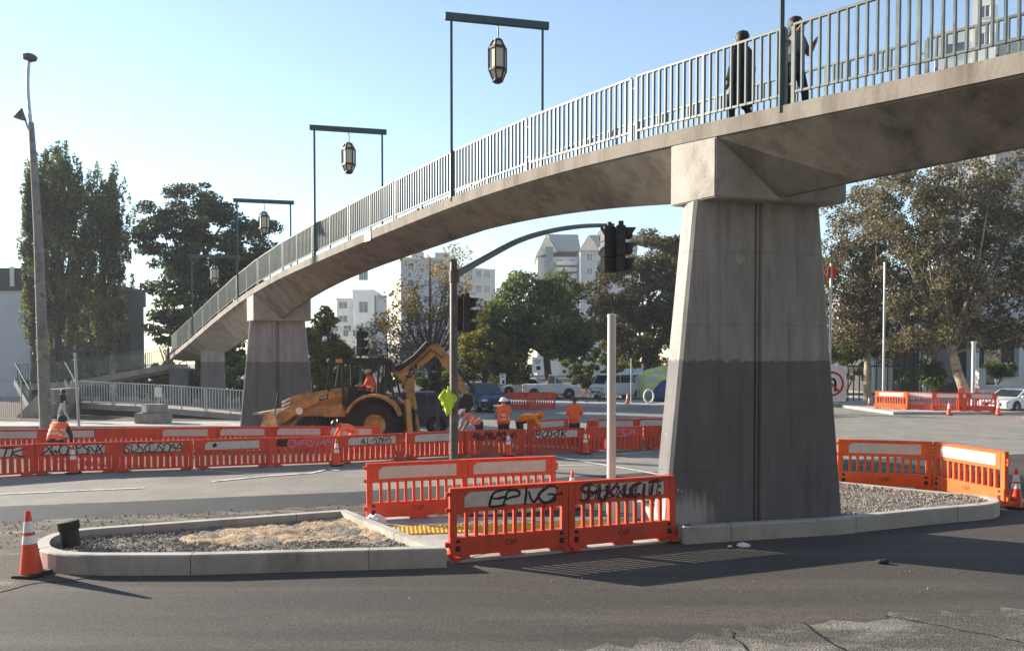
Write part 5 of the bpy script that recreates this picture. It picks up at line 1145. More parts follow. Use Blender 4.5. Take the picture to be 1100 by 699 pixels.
tent('domed yellow green tarp shelter left of the big concrete pier', 707, 58, 2.7, 2.5, 2.2, M_tarp, 2); tent('dark blue tarp heap at the foot of the big pier edge', 716, 55, 1.9, 1.5, 1.6, M_btarp, 4); tent('white tarp heap between the camper van and the yellow shelter', 680, 60.5, 2.0, 2.35, 1.6, M_wtarp, 6)
def bicycle(label, loc, rz):
    t = thing('bicycle', label, 'bicycle', loc, rz)
    for x in (-.52, .52):
        mb = MB(); mb.tube([Vector((x+.33*math.cos(q), 0, .34+.33*math.sin(q))) for q in [2*math.pi*k/20 for k in range(21)]], .02, 6, False)
        for k in range(8): q = math.pi*k/8; mb.tube([Vector((x+.32*math.cos(q), 0, .34+.32*math.sin(q))), Vector((x-.32*math.cos(q), 0, .34-.32*math.sin(q)))], .004, 4)
        mb.build('wheel', M_rubber, t)
    f_ = [(-.52, .34), (-.08, .32), (.36, .78), (-.18, .80), (-.08, .32), (-.18, .80), (-.52, .34)]; mb = MB()
    for a, b in zip(f_[:-1], f_[1:]): mb.tube([(a[0], 0, a[1]), (b[0], 0, b[1])], .018, 6)
    mb.tube([(.52, 0, .34), (.36, 0, .78), (.33, 0, .95)], .018, 6); mb.build('frame', M_steel, t)
    mb = MB(); mb.tube([(.38, -.28, .99), (.33, 0, .96), (.38, .28, .99)], .015, 6); mb.build('handlebar', M_catd, t); mb = MB(); mb.box((-.2, 0, .90), (.26, .14, .05)); mb.tube([(-.18, 0, .8), (-.2, 0, .9)], .014, 6); mb.build('saddle', M_catd, t)
bicycle('bicycle parked on the pavement left of the white steel post', gx(637, 54, .14), R(25)); bicycle('second bicycle leaning close to the white steel post, turned end on', gx(646, 55, .14), R(100))
q = gx(697, 52, .14); t = thing('hoop_rack', 'white ring shaped bicycle rack on the pavement left of the big pier', 'bike rack', q); mb = MB(); mb.tube([Vector((.33*math.cos(a), 0, .5+.45*math.sin(a))) for a in [2*math.pi*k/24 for k in range(25)]], .05, 8, False); mb.build('hoop', M_white, t, smooth=50); mb = MB(); mb.box((0, 0, .03), (.3, .2, .06)); mb.build('base', M_steel, t)
# litter bin like red barrel in the dig
q = gx(637, 27.6); t = thing('channelizer_barrel', 'dark red drum between the orange hooded man and the white post', 'barrel', q)
mb = MB(); mb.lathe([(.3, 0), (.28, .3), (.26, .32), (.25, .6), (.23, .62), (.22, .85), (.1, .88)], 18); mb.build('drum', M_red, t, smooth=30); mb = MB(); mb.lathe([(.36, 0), (.36, .05), (.3, .06)], 18); mb.build('base', M_rubber, t)
# ================================================================== TREES
def leaf_cloud(pts, size, m, name, parent, flat=0.0, aspect=1.5):
    n = len(pts); a = rng.normal(size=(n, 3)); a /= np.linalg.norm(a, axis=1)[:, None]
    b = rng.normal(size=(n, 3)); b -= (a*b).sum(1)[:, None]*a; b /= np.linalg.norm(b, axis=1)[:, None]; c = np.cross(a, b)
    if flat: b[:, 2] *= (1-flat); c[:, 2] *= (1-flat)
    s = size*rng.uniform(.6, 1.35, n)[:, None]
    v = np.stack([pts-b*s*aspect*.5, pts+c*s*.42, pts+b*s*aspect*.5, pts-c*s*.42], 1).reshape(-1, 3)
    me = bpy.data.meshes.new(name); me.vertices.add(4*n); me.vertices.foreach_set('co', v.ravel()); me.loops.add(4*n); me.loops.foreach_set('vertex_index', np.arange(4*n)); me.polygons.add(n)
    me.polygons.foreach_set('loop_start', np.arange(0, 4*n, 4)); me.polygons.foreach_set('loop_total', np.full(n, 4)); me.materials.append(m); me.update(); me.validate()
    return link(name, me, parent)
def tree(name, label, base, trunk_h, trunk_r, blobs, n_clump, n_leaf, leaf, m, bark, clump_r=.55, limbs=26, lean=(0, 0), cat='tree', grp=None, shell=.45, flat=0.0, spread=(1, 1, .8), twig=0, fork=None):
    """blobs: (x,y,z,rx,ry,rz) relative to the base; clumps gather toward each blob's surface"""
    t = thing(name, label, cat, base, 0, grp)
    wts = np.array([b[3]*b[4]*b[5] for b in blobs])**.75; wts /= wts.sum(); C = []
    while len(C) < n_clump:
        b = blobs[rng.choice(len(blobs), p=wts)]; u = rng.normal(size=3); u /= np.linalg.norm(u); r = rng.uniform(shell, 1.0)**.6
        p = np.array(b[:3])+u*r*np.array(b[3:6]); 
        if p[2] < .3: continue
        C.append(p)
    C = np.array(C); sz = rng.uniform(.55, 1.4, len(C)); w = sz**2/np.sum(sz**2)
    ci = rng.choice(len(C), n_leaf, p=w); g = rng.normal(size=(n_leaf, 3)); g *= (rng.uniform(.15, 1, n_leaf)**.5/np.maximum(np.linalg.norm(g, axis=1), 1e-6))[:, None]
    pts = C[ci]+g*clump_r*sz[ci][:, None]*np.array(spread); pts[:, 2] = np.maximum(pts[:, 2], .15)
    leaf_cloud(pts, leaf, m, 'crown', t, flat)
    mb = MB(); tp = Vector((lean[0], lean[1], trunk_h)); zt = max(b[2]+b[5]*.5 for b in blobs); ctop = Vector((blobs[0][0], blobs[0][1], zt))
    mb.tube([(0, 0, -.2), (0, 0, .3), tp*.5+Vector((random.uniform(-.1, .1), 0, 0)), tp, tp.lerp(ctop, .5), ctop], [trunk_r*1.5, trunk_r*1.1, trunk_r*.95, trunk_r*.85, trunk_r*.45, .03], 10)
    for k in range(limbs):
        c = Vector(C[rng.integers(len(C))]); s = tp.lerp(ctop, rng.uniform(-.12, .7)) if fork is None else tp*rng.uniform(.8, 1.0)
        if c.z < s.z-.5 and fork is None: s = tp*.9
        md = s.lerp(c, .5)+Vector((random.uniform(-.4, .4), random.uniform(-.4, .4), random.uniform(-.1, .7))); r0 = trunk_r*random.uniform(.22, .5)
        mb.tube([s, s.lerp(md, .5)+Vector((0, 0, .1)), md, c], [r0, r0*.75, r0*.5, .015], 6)
        for _ in range(twig):
            q = md.lerp(c, random.uniform(0, .9)); e = Vector(C[rng.integers(len(C))]); e = q+(e-q).normalized()*random.uniform(.6, 1.8) if (e-q).length > .1 else q+Vector((0, 0, 1)); mb.tube([q, q.lerp(e, .5)+Vector((0, 0, .12)), e], [r0*.3, r0*.2, .008], 4)
    mb.build('trunk', bark, t, smooth=60); return t
L_poplar = leafmat('poplar_leaves', (.042, .056, .024), (.072, .088, .036), (.19, .20, .055), .38)
L_pine = leafmat('pine_needles', (.017, .027, .011), (.034, .047, .017), (.085, .10, .028), .2)
L_green = leafmat('broad_green_leaves', (.040, .058, .015), (.074, .098, .026), (.16, .18, .048), .38)
L_olive = leafmat('olive_leaves', (.036, .034, .015), (.066, .058, .024), (.125, .10, .035), .3)
L_sycamore = leafmat('dry_sycamore_leaves', (.064, .051, .026), (.100, .083, .042), (.20, .17, .085), .3)
L_autumn = leafmat('autumn_leaves', (.10, .07, .012), (.20, .13, .02), (.32, .19, .03), .4)
L_mixed = leafmat('yellow_green_leaves', (.05, .065, .012), (.11, .12, .02), (.26, .21, .03), .4)
L_twig = leafmat('dry_twig_leaves', (.10, .085, .06), (.16, .135, .09), (.26, .21, .12), .35)
L_shrub = leafmat('shrub_leaves', (.03, .05, .014), (.06, .09, .02), (.15, .17, .04), .3)
def TB_(px, d, z=0.0): return gx(px, d, z)
def blob(px, py, rx, ry, d, base, ydep=None):   # picture-sized blob: centre pixel, radii in pixels at distance d
    c = at(px, py, d)-base; k = d/810; return (c.x, c.y, c.z, rx*k, (ydep if ydep else rx*k), ry*k)
PG = 'poplars at the left'
b = TB_(62, 57); tree('poplar_tree', 'tall poplar tree right behind the leaning street light', b, 2.0, .3, [blob(60, 300, 34, 110, 57, b), blob(52, 215, 24, 55, 57, b), blob(68, 205, 22, 52, 57, b), blob(85, 240, 18, 62, 57, b), blob(42, 250, 17, 60, 57, b)], 620, 52390, 0.133, L_poplar, M_bark, .34, 40, spread=(.7, .7, 2.4), grp=PG, shell=.2)
b = TB_(113, 58.5); tree('poplar_tree', 'second poplar tree, yellower at the top, between the leaning light and the pine', b, 2.0, .3, [blob(112, 300, 28, 105, 58.5, b), blob(108, 222, 19, 54, 58.5, b), blob(124, 232, 17, 50, 58.5, b)], 420, 34255, 0.133, L_poplar, M_bark, .34, 34, spread=(.7, .7, 2.4), grp=PG, shell=.2)
b = TB_(36, 56); tree('poplar_tree', 'slim sunlit poplar tree at the left edge of the poplar group', b, 1.5, .2, [blob(33, 280, 9, 90, 56, b), blob(34, 215, 8, 40, 56, b)], 130, 11082, 0.133, L_poplar, M_bark, .3, 16, spread=(.7, .7, 2.2), grp=PG, shell=.2)
b = TB_(215, 63); tree('pine_tree', 'broad dark pine tree behind the descending end of the bridge', b, 5.0, .42, [blob(208, 222, 36, 26, 63, b), blob(232, 246, 34, 30, 63, b), blob(180, 255, 34, 30, 63, b), blob(270, 262, 28, 28, 63, b), blob(210, 300, 50, 38, 63, b), blob(258, 305, 34, 36, 63, b), blob(222, 350, 42, 30, 63, b), blob(166, 238, 24, 20, 63, b)], 270, 52700, 0.187, L_pine, M_bark, .85, 34, spread=(1.1, 1.1, .55), shell=.35)
b = TB_(180, 61.5); tree('pine_tree', 'lower greener pine bush lit from the left beside the ramp corner', b, 2.5, .22, [blob(205, 325, 30, 26, 61.5, b), blob(182, 352, 22, 20, 61.5, b), blob(228, 368, 24, 18, 61.5, b)], 90, 10000, .22, leafmat('lit_pine', (.03, .045, .012), (.06, .085, .022), (.14, .15, .03), .25), M_bark, .7, 14, spread=(1.1, 1.1, .55))
b = TB_(352, 50, .13); tree('autumn_tree', 'small orange and green autumn tree right of the far bridge pier', b, 1.8, .14, [blob(352, 362, 16, 30, 50, b), blob(362, 390, 20, 24, 50, b), blob(342, 395, 12, 25, 50, b)], 95, 10075, 0.156, L_mixed, M_bark, .42, 16)
b = TB_(462, 53, .13); tree('bare_tree', 'sparse half bare autumn tree with a few yellow leaves behind the digger boom', b, 2.4, .19, [blob(462, 315, 42, 42, 53, b), blob(490, 285, 24, 20, 53, b), blob(430, 345, 32, 35, 53, b), blob(490, 340, 34, 38, 53, b)], 190, 4030, 0.133, L_autumn, M_bark, .5, 46, twig=5, shell=.3, fork=1)
b = TB_(418, 55, .13); tree('bare_tree', 'low twiggy brown tree behind the loader cab', b, 1.2, .12, [blob(415, 368, 34, 28, 55, b), blob(445, 385, 30, 25, 55, b)], 130, 4200, 0.133, L_twig, M_bark, .5, 30, twig=4, shell=.3, fork=1)
b = TB_(593, 62, .15); tree('green_tree', 'round green tree with dark leaning trunk below the gabled tower', b, 3.6, .32, [blob(565, 318, 30, 24, 62, b), blob(600, 316, 26, 22, 62, b), blob(545, 345, 36, 28, 62, b), blob(585, 355, 45, 26, 62, b), blob(528, 372, 30, 22, 62, b), blob(615, 360, 24, 26, 62, b)], 240, 40300, 0.195, L_green, M_bark, .8, 28, lean=(-.5, 0), shell=.4)
b = TB_(520, 60, .15); tree('green_tree', 'yellow green leafy tree right of the mast arm pole, lower than the round green tree', b, 1.5, .16, [blob(520, 378, 28, 24, 60, b), blob(502, 392, 16, 18, 60, b), blob(548, 392, 22, 20, 60, b)], 110, 13175, 0.179, L_mixed, M_bark, .55, 16)
b = TB_(693, 64, .15); tree('cypress_tree', 'large dark spreading cypress tree just left of the big concrete pier', b, 3.2, .36, [blob(700, 275, 34, 26, 64, b), blob(735, 285, 34, 34, 64, b), blob(668, 306, 36, 26, 64, b), blob(705, 320, 45, 30, 64, b), blob(660, 342, 38, 24, 64, b), blob(735, 345, 34, 36, 64, b), blob(690, 365, 40, 22, 64, b)], 270, 49600, 0.179, L_olive, M_bark, .85, 36, spread=(1.15, 1.15, .5), shell=.35)
b = TB_(800, 70, .15); tree('cypress_tree', 'dark tree mass behind the big concrete pier', b, 3, .3, [blob(790, 320, 60, 60, 70, b), blob(850, 330, 50, 60, 70, b)], 120, 13950, 0.234, L_olive, M_bark, 1.0, 14)
b = TB_(1041, 48, .15); tree('sycamore_tree', 'big brown leaved sycamore with a pale leaning trunk wrapped by an orange guard', b, 4.2, .30, [blob(1030, 225, 62, 60, 48, b), blob(1085, 215, 62, 70, 48, b), blob(975, 225, 55, 55, 48, b), blob(995, 300, 62, 50, 48, b), blob(1065, 300, 70, 55, 48, b), blob(1120, 290, 45, 70, 48, b), blob(1020, 352, 62, 26, 48, b), blob(1085, 358, 45, 22, 48, b), blob(985, 368, 34, 18, 48, b)], 1000, 62000, 0.133, L_sycamore, M_palebark, .55, 60, lean=(-1.3, 0), shell=.15, fork=1)
b = TB_(932, 52, .15); tree('sycamore_tree', 'second brown leaved sycamore directly right of the big concrete pier', b, 4.0, .24, [blob(925, 240, 46, 52, 52, b), blob(905, 300, 38, 54, 52, b), blob(955, 310, 48, 50, 52, b), blob(920, 350, 38, 28, 52, b), blob(940, 372, 36, 16, 52, b)], 520, 35650, 0.133, L_sycamore, M_palebark, .55, 36, shell=.15, fork=1)
b = TB_(908, 54, .15); tree('green_tree', 'bright green leafy bush between the big pier and the trellis', b, 1, .12, [blob(905, 372, 22, 16, 54, b), blob(925, 368, 20, 14, 54, b)], 70, 7750, 0.172, L_green, M_bark, .5, 12)
def shrub(label, px, py, rx, ry, d, m, n=2600, leaf=.2, zb=.14, nm='shrub'):
    b = TB_(px, d, zb); tree(nm, label, b, .3, .06, [blob(px, py, rx, ry, d, b)], 40, n, leaf, m, M_bark, .4, 10, cat='shrub', shell=.2)
shrub('leafy hedge between the loader cab and the sparse autumn tree', 400, 402, 34, 18, 56, L_shrub, 4500)
shrub('dark hedge below the round green tree, left of the white pickup', 545, 408, 26, 14, 69, L_green, 3200)
shrub('pale green shrub behind the white pickup and bicycles', 630, 400, 34, 18, 72, L_shrub, 4200)
shrub('sunlit yellow green shrub behind the camper van', 690, 392, 26, 16, 71, L_mixed, 3600)
shrub('dark bush in the gap under the bridge left of the far pier', 258, 408, 24, 26, 55, L_shrub, 3200)
shrub('low dark bush under the ramp beside the slim bridge pier', 205, 412, 16, 14, 54, L_pine, 1800)
shrub('green shrub behind the lower ramp right of the far bridge pier', 352, 425, 18, 24, 54, L_shrub, 2600)
shrub('planter shrub left of the guarded sycamore trunk', 1003, 404, 14, 13, 50, L_shrub, 1500, .17)
shrub('planter shrub on the terrace wall right of the sycamore trunk', 1072, 396, 16, 8, 58, L_shrub, 1500, .18)
shrub('dark shrub row behind the navy SUV', 480, 415, 30, 18, 60, L_shrub, 3600)
shrub('bushy growth beneath the dark cypress behind the tarps', 735, 400, 34, 20, 72, L_olive, 3600)
shrub('wide dark evergreen bush below the bridge between the slim pier and the far pier', 248, 392, 30, 30, 58, L_pine, 6500)
shrub('dark evergreen bush behind the far bridge pier and small autumn tree', 335, 385, 24, 34, 62, L_green, 5500)
shrub('green bushy growth low behind the loader cab, left of the hedge', 372, 408, 22, 16, 64, L_mixed, 3600)
shrub('long dark hedge behind the access ramp railings', 125, 408, 85, 22, 52, L_pine, 9000)
shrub('dark bushes behind the sparse autumn tree trunk', 455, 400, 36, 18, 66, L_green, 5500)
shrub('tall hedge behind the parked white vehicles', 650, 392, 44, 24, 76, L_green, 6500)
shrub('dark hedge at the right, behind the trellis and stone column', 950, 395, 48, 20, 63, L_green, 5500)
# sycamore trunk guard
q = TB_(1041, 47.2, .14); t = thing('trunk_guard', 'orange plastic guard boards round the pale sycamore trunk', 'tree guard', q)
for x, y, rz_ in ((-.5, 0, R(8)), (.5, .05, R(-8)), (0, .55, R(4))):
    mb = MB(); M_ = Matrix.Translation((x, y, .62)) @ Matrix.Rotation(rz_, 4, 'Y'); mb.box((0, 0, 0), (.42, .04, 1.2), M=M_); mb.build('guard_board', M_orange, t, bevel=.01)

# ================================================================== BUILDINGS
def wallmat(name, c, v=.06, s=.6): return mat(name, c, .85, v, s, c2=tuple(x*.8 for x in c), c2scale=.5, c2lo=.52, c2hi=.75, stretch=(1, 1, .4))
W_white = wallmat('white_render', (.62, .60, .56)); W_grey = wallmat('grey_render', (.40, .40, .41)); W_light = wallmat('pale_render', (.52, .51, .49)); W_dark = wallmat('dark_panel', (.055, .052, .05)); W_roof = wallmat('slate_roof', (.25, .27, .28)); W_cream = wallmat('cream_render', (.66, .58, .46))
W_pane = glassmat('window_pane', (.07, .09, .11), .12); W_blue = glassmat('blue_pane', (.03, .06, .10), .08)
def facade_windows(parent, P, ux, nrm, cols, rows, x0, z0, dx, dz, w_, h_, m=W_pane, frame=W_white, balcony=False, skip=()):
    k = 0
    for i in range(cols):
        for j in range(rows):
            if (i, j) in skip or k >= 90: continue
            k += 1; c = P+ux*(x0+dx*i)+Vector((0, 0, z0+dz*j))
            fr_ = MB(); 
            for s in (-1, 1): fr_.beam(c+ux*s*w_/2+nrm*.03-Vector((0, 0, h_/2)), c+ux*s*w_/2+nrm*.03+Vector((0, 0, h_/2)), .1, .1); fr_.beam(c-ux*(w_/2+.05)+nrm*.03+Vector((0, 0, s*h_/2)), c+ux*(w_/2+.05)+nrm*.03+Vector((0, 0, s*h_/2)), .1, .12)
            fr_.beam(c+nrm*.03-Vector((0, 0, h_/2)), c+nrm*.03+Vector((0, 0, h_/2)), .06, .06)
            wo = fr_.build('window', frame, parent); pn = MB(); pn.add([c+ux*a+Vector((0, 0, b))+nrm*.012 for a, b in ((-w_/2, -h_/2), (w_/2, -h_/2), (w_/2, h_/2), (-w_/2, h_/2))], [(0, 1, 2, 3)]); pn.build('pane', m, wo)
            if balcony: bb = MB(); v0 = c-ux*(w_/2+.4)-Vector((0, 0, h_/2+.25)); bb.prism([(0, 0), (w_+.8, 0), (w_+.8, 1.2), (0, 1.2)], 0, 1.0, lambda v, v0=v0: v0+ux*v.x+nrm*v.y+Vector((0, 0, v.z))); bb.build('balcony', frame, parent)
def block(parent, a, b, dep, z1, m, name='wall', z0=-.1):
    """front edge a->b, depth away from the camera"""
    a = Vector((a.x, a.y, 0)); b = Vector((b.x, b.y, 0)); ux = (b-a).normalized(); n = Vector((-ux.y, ux.x, 0)); n = n if n.y > 0 else -n
    mb = MB(); mb.prism([tuple(p[:2]) for p in (a, b, b+n*dep, a+n*dep)], z0, z1); mb.build(name, m, parent); return a, ux, -n
def Z(py, d): return at(550, py, d).z
def roof_bits(t, A_, ux, nr, L, z, k=2):
    back = -nr
    mb = MB(); P_ = [A_-ux*.15+nr*.15, A_+ux*(L+.15)+nr*.15, A_+ux*(L+.15)+back*.3, A_-ux*.15+back*.3]; mb.prism([tuple(p[:2]) for p in P_], z+.004, z+.35); mb.build('parapet', W_light, t)
    for i in range(k):
        c = A_+ux*L*(i+.6)/(k+.2)+back*(3+i); mb = MB(); mb.box((c.x, c.y, z+.8), (1.8+.5*i, 1.6, 1.6)); mb.build('roof_plant', W_grey, t); mb = MB(); mb.tube([(c.x+1.6, c.y, z), (c.x+1.6, c.y, z+2.6)], .08, 6); mb.build('vent_pipe', M_steel, t)
# left hall
t = thing('hall_building', 'low white and dark hall building at the left edge behind the poplars', 'building', (0, 0, 0))
A_, ux, nr = block(t, gx(-160, 66), gx(36, 66), 20, Z(310, 66), wallmat('hall_wall', (.47, .48, .50)))
block(t, gx(-162, 65.8), gx(37, 65.8), 20.3, Z(288, 66), W_dark, 'parapet', z0=Z(312, 66))
block(t, gx(37.5, 67), gx(140, 67), 2.5, Z(311, 67), W_dark, 'rear_wing')
mb = MB(); c = gx(15, 65.6); mb.box((c.x, c.y, Z(297, 65.6)), (.35, .1, 1.7)); mb.build('wall_light', W_white, t)
A_, ux, nr = block(t, gx(108, 66.6), gx(124, 66.6), .3, Z(340, 66), W_grey, 'pale_panel')
# far white flats
t = thing('apartment_building', 'far pale flat roofed apartment building right of the distant bridge pier', 'building', (0, 0, 0)); D = 165
A_, ux, nr = block(t, gx(362, D), gx(421, D), 14, Z(322, D), W_white); roof_bits(t, A_, ux, nr, 12.0, Z(322, D), 1); facade_windows(t, A_, ux, nr, 4, 4, 1.4, Z(372, D), 2.9, 3.0, 1.9, 1.5)
A_, ux, nr = block(t, gx(379, D-2), gx(402, D-2), 10, Z(312, D), W_white, 'stair_tower'); facade_windows(t, A_, ux, nr, 1, 3, 2.4, Z(365, D), 3, 7, 1.9, 2.4)
A_, ux, nr = block(t, gx(404, D-1), gx(416, D-1), 8, Z(317.5, D), W_grey, 'roof_house')
A_, ux, nr = block(t, gx(340, D-8), gx(392, D-8), 8, Z(352, D), W_light, 'front_wing'); facade_windows(t, A_, ux, nr, 4, 3, 1.3, Z(384, D), 2.6, 3.0, 1.5, 1.3)
t = thing('apartment_building', 'small far white houses hidden low at the foot of the pale flats', 'building'); A_, ux, nr = block(t, gx(366, 140), gx(388, 140), 8, Z(357, 140), W_white); facade_windows(t, A_, ux, nr, 2, 2, 1, Z(375, 140), 1.8, 3, 1.0, 1.3)
# long grey slab block
t = thing('apartment_building', 'big grey slab apartment block behind the sparse autumn tree', 'building'); D = 120
A_, ux, nr = block(t, gx(431, D), gx(489, D), 16, Z(279, D), W_grey); roof_bits(t, A_, ux, nr, 8.6, Z(279, D), 2); facade_windows(t, A_, ux, nr, 3, 7, 1.6, Z(392, D), 2.6, 2.6, 1.1, 1.2, skip=[(1, 6)])
a = gx(416, D+8); bq = gx(431, D); mb = MB(); mb.prism([a[:2], bq[:2], (bq.x+1.5, bq.y+12), (a.x+1.5, a.y+12)], 0, Z(290, D)); mb.build('side_wing', W_cream, t)
A_, ux, nr = block(t, gx(490, D+5), gx(532, D+9), 14, Z(287, D+6), W_light, 'rear_wing'); facade_windows(t, A_, ux, nr, 4, 7, 1.0, Z(390, D), 1.65, 2.5, .9, 1.3, balcony=False)
# gabled tower
t = thing('gabled_tower', 'far tower with steep slate roofs and pale gables above the round green tree', 'building'); D = 170; s_ = D/810
def px3(px, py, d=D): return at(px, py, d)
A_, ux, nr = block(t, gx(577, D), gx(641, D), 18, Z(276, D), W_white); facade_windows(t, A_, ux, nr, 5, 5, 2.4, Z(342, D), 2.7, 3.1, 1.3, 1.6, W_pane, W_light)
# main roof with pale gable end at the left
mb = MB(); v = [px3(577, 276), px3(598, 276), px3(586.5, 252), px3(640, 276, D), px3(627, 252, D)]; bk = Vector((0, 14, 0)); 
mb.add([px3(575, 276, D-.5), px3(598.5, 270, D-.5), px3(587, 251.5, D-.5)]+[p+bk for p in (px3(575, 276, D-.5), px3(598.5, 270, D-.5), px3(587, 251.5, D-.5))], [(0, 1, 2), (3, 5, 4), (0, 3, 4, 1), (1, 4, 5, 2), (2, 5, 3, 0)]); mb.build('gable', W_cream, t)
mb = MB(); P = [px3(599, 270, D), px3(624, 270, D), px3(621, 252, D+3), px3(588, 251.5, D+3)]; Q = [p+Vector((0, 13, 0)) for p in P]; mb.add(P+Q, [(0, 1, 2, 3), (7, 6, 5, 4), (0, 4, 5, 1), (1, 5, 6, 2), (2, 6, 7, 3), (3, 7, 4, 0)]); mb.build('roof', W_roof, t)
A_, ux, nr = block(t, gx(623, D-6), gx(684, D-6), 16, Z(268, D-6), W_grey, 'right_wing'); facade_windows(t, A_, ux, nr, 4, 5, 2.0, Z(336, D-6), 3.2, 3.0, 1.2, 1.6)
mb = MB(); P = [px3(622, 269, D-6.5), px3(647, 269, D-6.5), px3(632, 252.5, D-6.5), px3(676, 269, D-6.5), px3(676, 252.5, D-6.5)]; 
mb.add([P[0], P[1], P[2]]+[p+Vector((0, 12, 0)) for p in P[:3]], [(0, 1, 2), (3, 5, 4), (0, 3, 4, 1), (1, 4, 5, 2), (2, 5, 3, 0)]); mb.build('gable', W_cream, t)
mb = MB(); P = [px3(633, 252.3, D-6), px3(685, 252.3, D-6), px3(685, 269, D-7), px3(645, 269, D-7)]; mb.add(P+[p+Vector((0, 12, 0)) for p in P], [(0, 1, 2, 3), (7, 6, 5, 4), (0, 4, 5, 1), (1, 5, 6, 2), (2, 6, 7, 3), (3, 7, 4, 0)]); mb.build('roof', W_roof, t)
for i, y in enumerate((283, 290, 297)): mb = MB(); a_ = px3(598, y, D-1.0); mb.box((a_.x+2.2, a_.y, a_.z), (4.6, 2.0, .9)); mb.build('balcony', W_white, t)
mb = MB(); a_ = px3(590, 280, D-1.2); mb.box((a_.x, a_.y, a_.z-3), (1.6, 1.2, 12)); mb.build('stair_glazing', W_pane, t)
# right plaza building behind the sycamores
t = thing('plaza_building', 'grey concrete plaza building with dark blue shopfront glass behind the sycamores', 'building'); D = 66
A_, ux, nr = block(t, gx(968, D), gx(1500, D), 20, Z(300, D), W_grey, z0=Z(366, D)); block(t, gx(968, D+.8), gx(1500, D+.8), 18, Z(366, D), W_dark, 'recessed_ground_floor')
for i in range(9):
    x = -1.0+4.2*i; c = A_+ux*(x+3.2); 
    mb = MB(); mb.box((c.x, c.y+.25, Z(394, D)), (.7, .7, Z(366, D)-Z(420, D))); mb.build('column', W_light, t)
    mb = MB(); mb.box((c.x+2.0, c.y+.72, Z(393, D)), (1.5, .04, 3.0)); mb.build('shop_window', W_blue, t)
facade_windows(t, A_, ux, nr, 9, 2, 3.2, Z(352, D), 4.4, 2.6, 2.2, 1.2, W_pane, W_light)
t = thing('white_tower', 'tall white tower block seen through the bridge railing at upper right', 'building'); D = 95
A_, ux, nr = block(t, gx(1038, D), gx(1038, D)+Vector((2.3, -1.4, 0)), 14, Z(-60, D), W_white); facade_windows(t, A_, ux, nr, 1, 14, 1.35, Z(330, D), 4.2, 3.3, 1.1, 1.5)
A_, ux, nr = block(t, gx(1060, D+3), gx(1060, D+3)+Vector((30, -19, 0)), 16, Z(34, D), W_grey, 'lower_wing'); facade_windows(t, A_, ux, nr, 5, 9, 3.0, Z(330, D), 5.0, 3.6, 2.2, 1.5, W_pane, W_light)
t = thing('white_annexe', 'lower white block beside the tall tower, behind the bridge railing', 'building'); A_, ux, nr = block(t, gx(1000, D+2), gx(1000, D+2)+Vector((3.9, -2.1, 0)), 16, Z(26, D), W_white); facade_windows(t, A_, ux, nr, 1, 10, 2.1, Z(330, D), 4.2, 3.6, 2.2, 1.6)
# dark green trellis with a pale column
M_dgreen = mat('trellis_green', (.025, .045, .04), .5, .2, 4); c0_ = gx(905, 56, .14); t = thing('trellis_fence', 'dark green steel trellis frame behind the sycamore at right', 'fence', c0_)
for x in np.arange(0, 6.6, .42): mb = MB(); mb.beam((x, 0, 0), (x, 0, 2.6 if x < 2.5 else 4.3), .07, .07); mb.build('upright', M_dgreen, t)
for z in (.5, 2.55): mb = MB(); mb.beam((0, 0, z), (6.4, 0, z), .1, .12); mb.build('crossbar', M_dgreen, t)
mb = MB(); mb.beam((2.5, -.05, 4.2), (6.4, -.05, 4.2), .12, .15); mb.beam((2.4, -.1, 4.1), (4.2, -.1, 2.6), .08, .08); mb.beam((4.2, -.1, 4.1), (2.6, -.1, 2.7), .08, .08); mb.build('brace', M_dgreen, t)
q = gx(946, 58, .14); t = thing('stone_column', 'pale stone column behind the green trellis', 'column', q); mb = MB(); mb.box((0, 0, 2.6), (1.5, 1.2, 5.2)); mb.build('shaft', W_light, t, bevel=.05); mb = MB(); mb.box((0, 0, .2), (1.9, 1.5, .4)); mb.build('plinth', W_light, t)
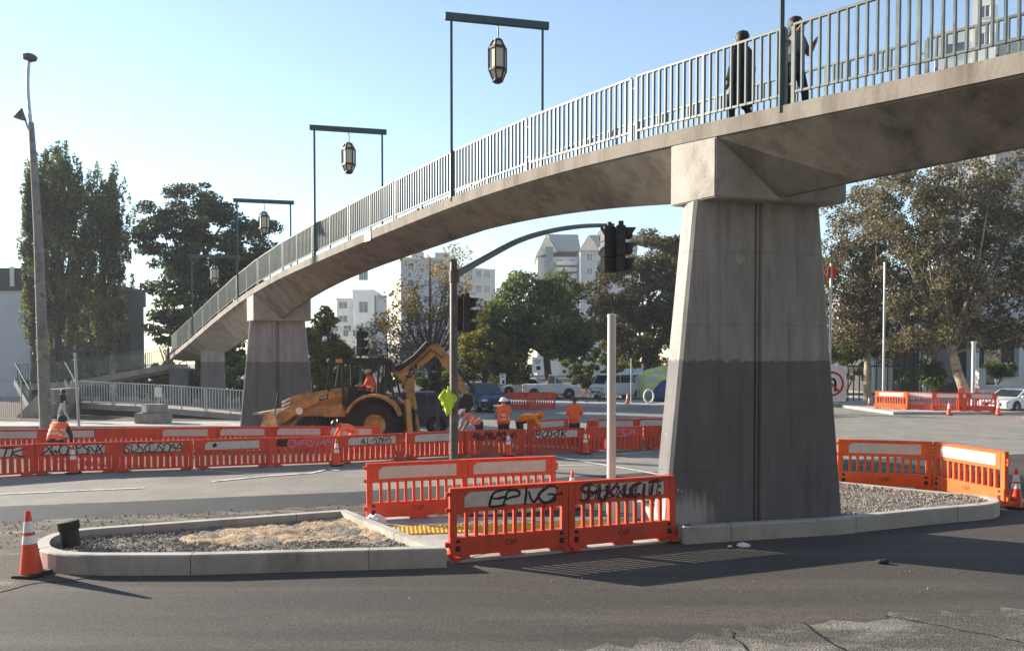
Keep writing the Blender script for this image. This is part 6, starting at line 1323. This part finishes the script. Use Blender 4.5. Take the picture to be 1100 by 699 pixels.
# terrace planter walls right of the sycamore
t = thing('terrace_wall', 'stepped pale planter wall right of the sycamore trunk', 'wall', gx(1052, 57, .14)); mb = MB(); mb.box((3.4, 0, .55), (7, .5, 1.1)); mb.box((4.6, 1.2, 1.2), (5.0, .5, 1.0)); mb.box((-.1, -.3, 1.2), (.5, .5, 2.4)); mb.build('wall', W_light, t)
t = thing('white_barricade', 'white slatted barricade behind the silver car', 'barricade', gx(1056, 49, .0)); mb = MB()
for x in np.arange(0, 2.4, .3): mb.box((x, 0, .75), (.13, .04, .9))
mb.build('slats', W_white, t); mb = MB(); mb.box((1.05, .05, .45), (2.5, .05, .1)); mb.box((1.05, .05, 1.1), (2.5, .05, .1)); mb.build('rails', W_white, t)
# park railing and kerbside bits
t = thing('temporary_fence', 'grey mesh fence panel at the left frame edge below the hall', 'fence', gx(-12, 37.5, .13)); mb = MB(); mb.tube([(0, 0, 0), (0, 0, 1.9), (1.6, 0, 1.9), (1.6, 0, 0)], .035, 8); mb.build('frame', M_steel, t)
mb = MB(); 
for x in np.arange(.1, 1.6, .1): mb.beam((x, 0, .1), (x, 0, 1.88), .012, .012)
mb.build('mesh_infill', M_steel, t)

# unseen block added behind the viewpoint to cut sky light and warm near faces
hb = MB(); hb.prism([(-75, -34), (95, -34), (95, -18), (-75, -18)], -.1, 26)
for i in range(28):
    for j in range(8): hb.box((-72+6*i, -17.9, 3+3*j), (4.4, .5, .9))
struct(hb.build('sky_blocker_wall', wallmat('sky_blocker_render', (.20, .175, .15))))

# thin afternoon haze over the whole place
hz = MB(); hz.box((10, 150, 44.4), (560, 410, 91)); ho = hz.build('haze', [])
hm = bpy.data.materials.new('haze_air'); hm.use_nodes = True; hn = hm.node_tree; hn.nodes.remove(hn.nodes['Principled BSDF'])
pv = hn.nodes.new('ShaderNodeVolumePrincipled'); pv.inputs['Color'].default_value = (0.86, 0.91, 1.0, 1); pv.inputs['Density'].default_value = 0.00045; pv.inputs['Anisotropy'].default_value = 0.2
hn.links.new(pv.outputs[0], hn.nodes['Material Output'].inputs['Volume']); ho.data.materials.append(hm); tag(ho, 'thin pale afternoon haze over the far street', 'haze', kind='stuff')
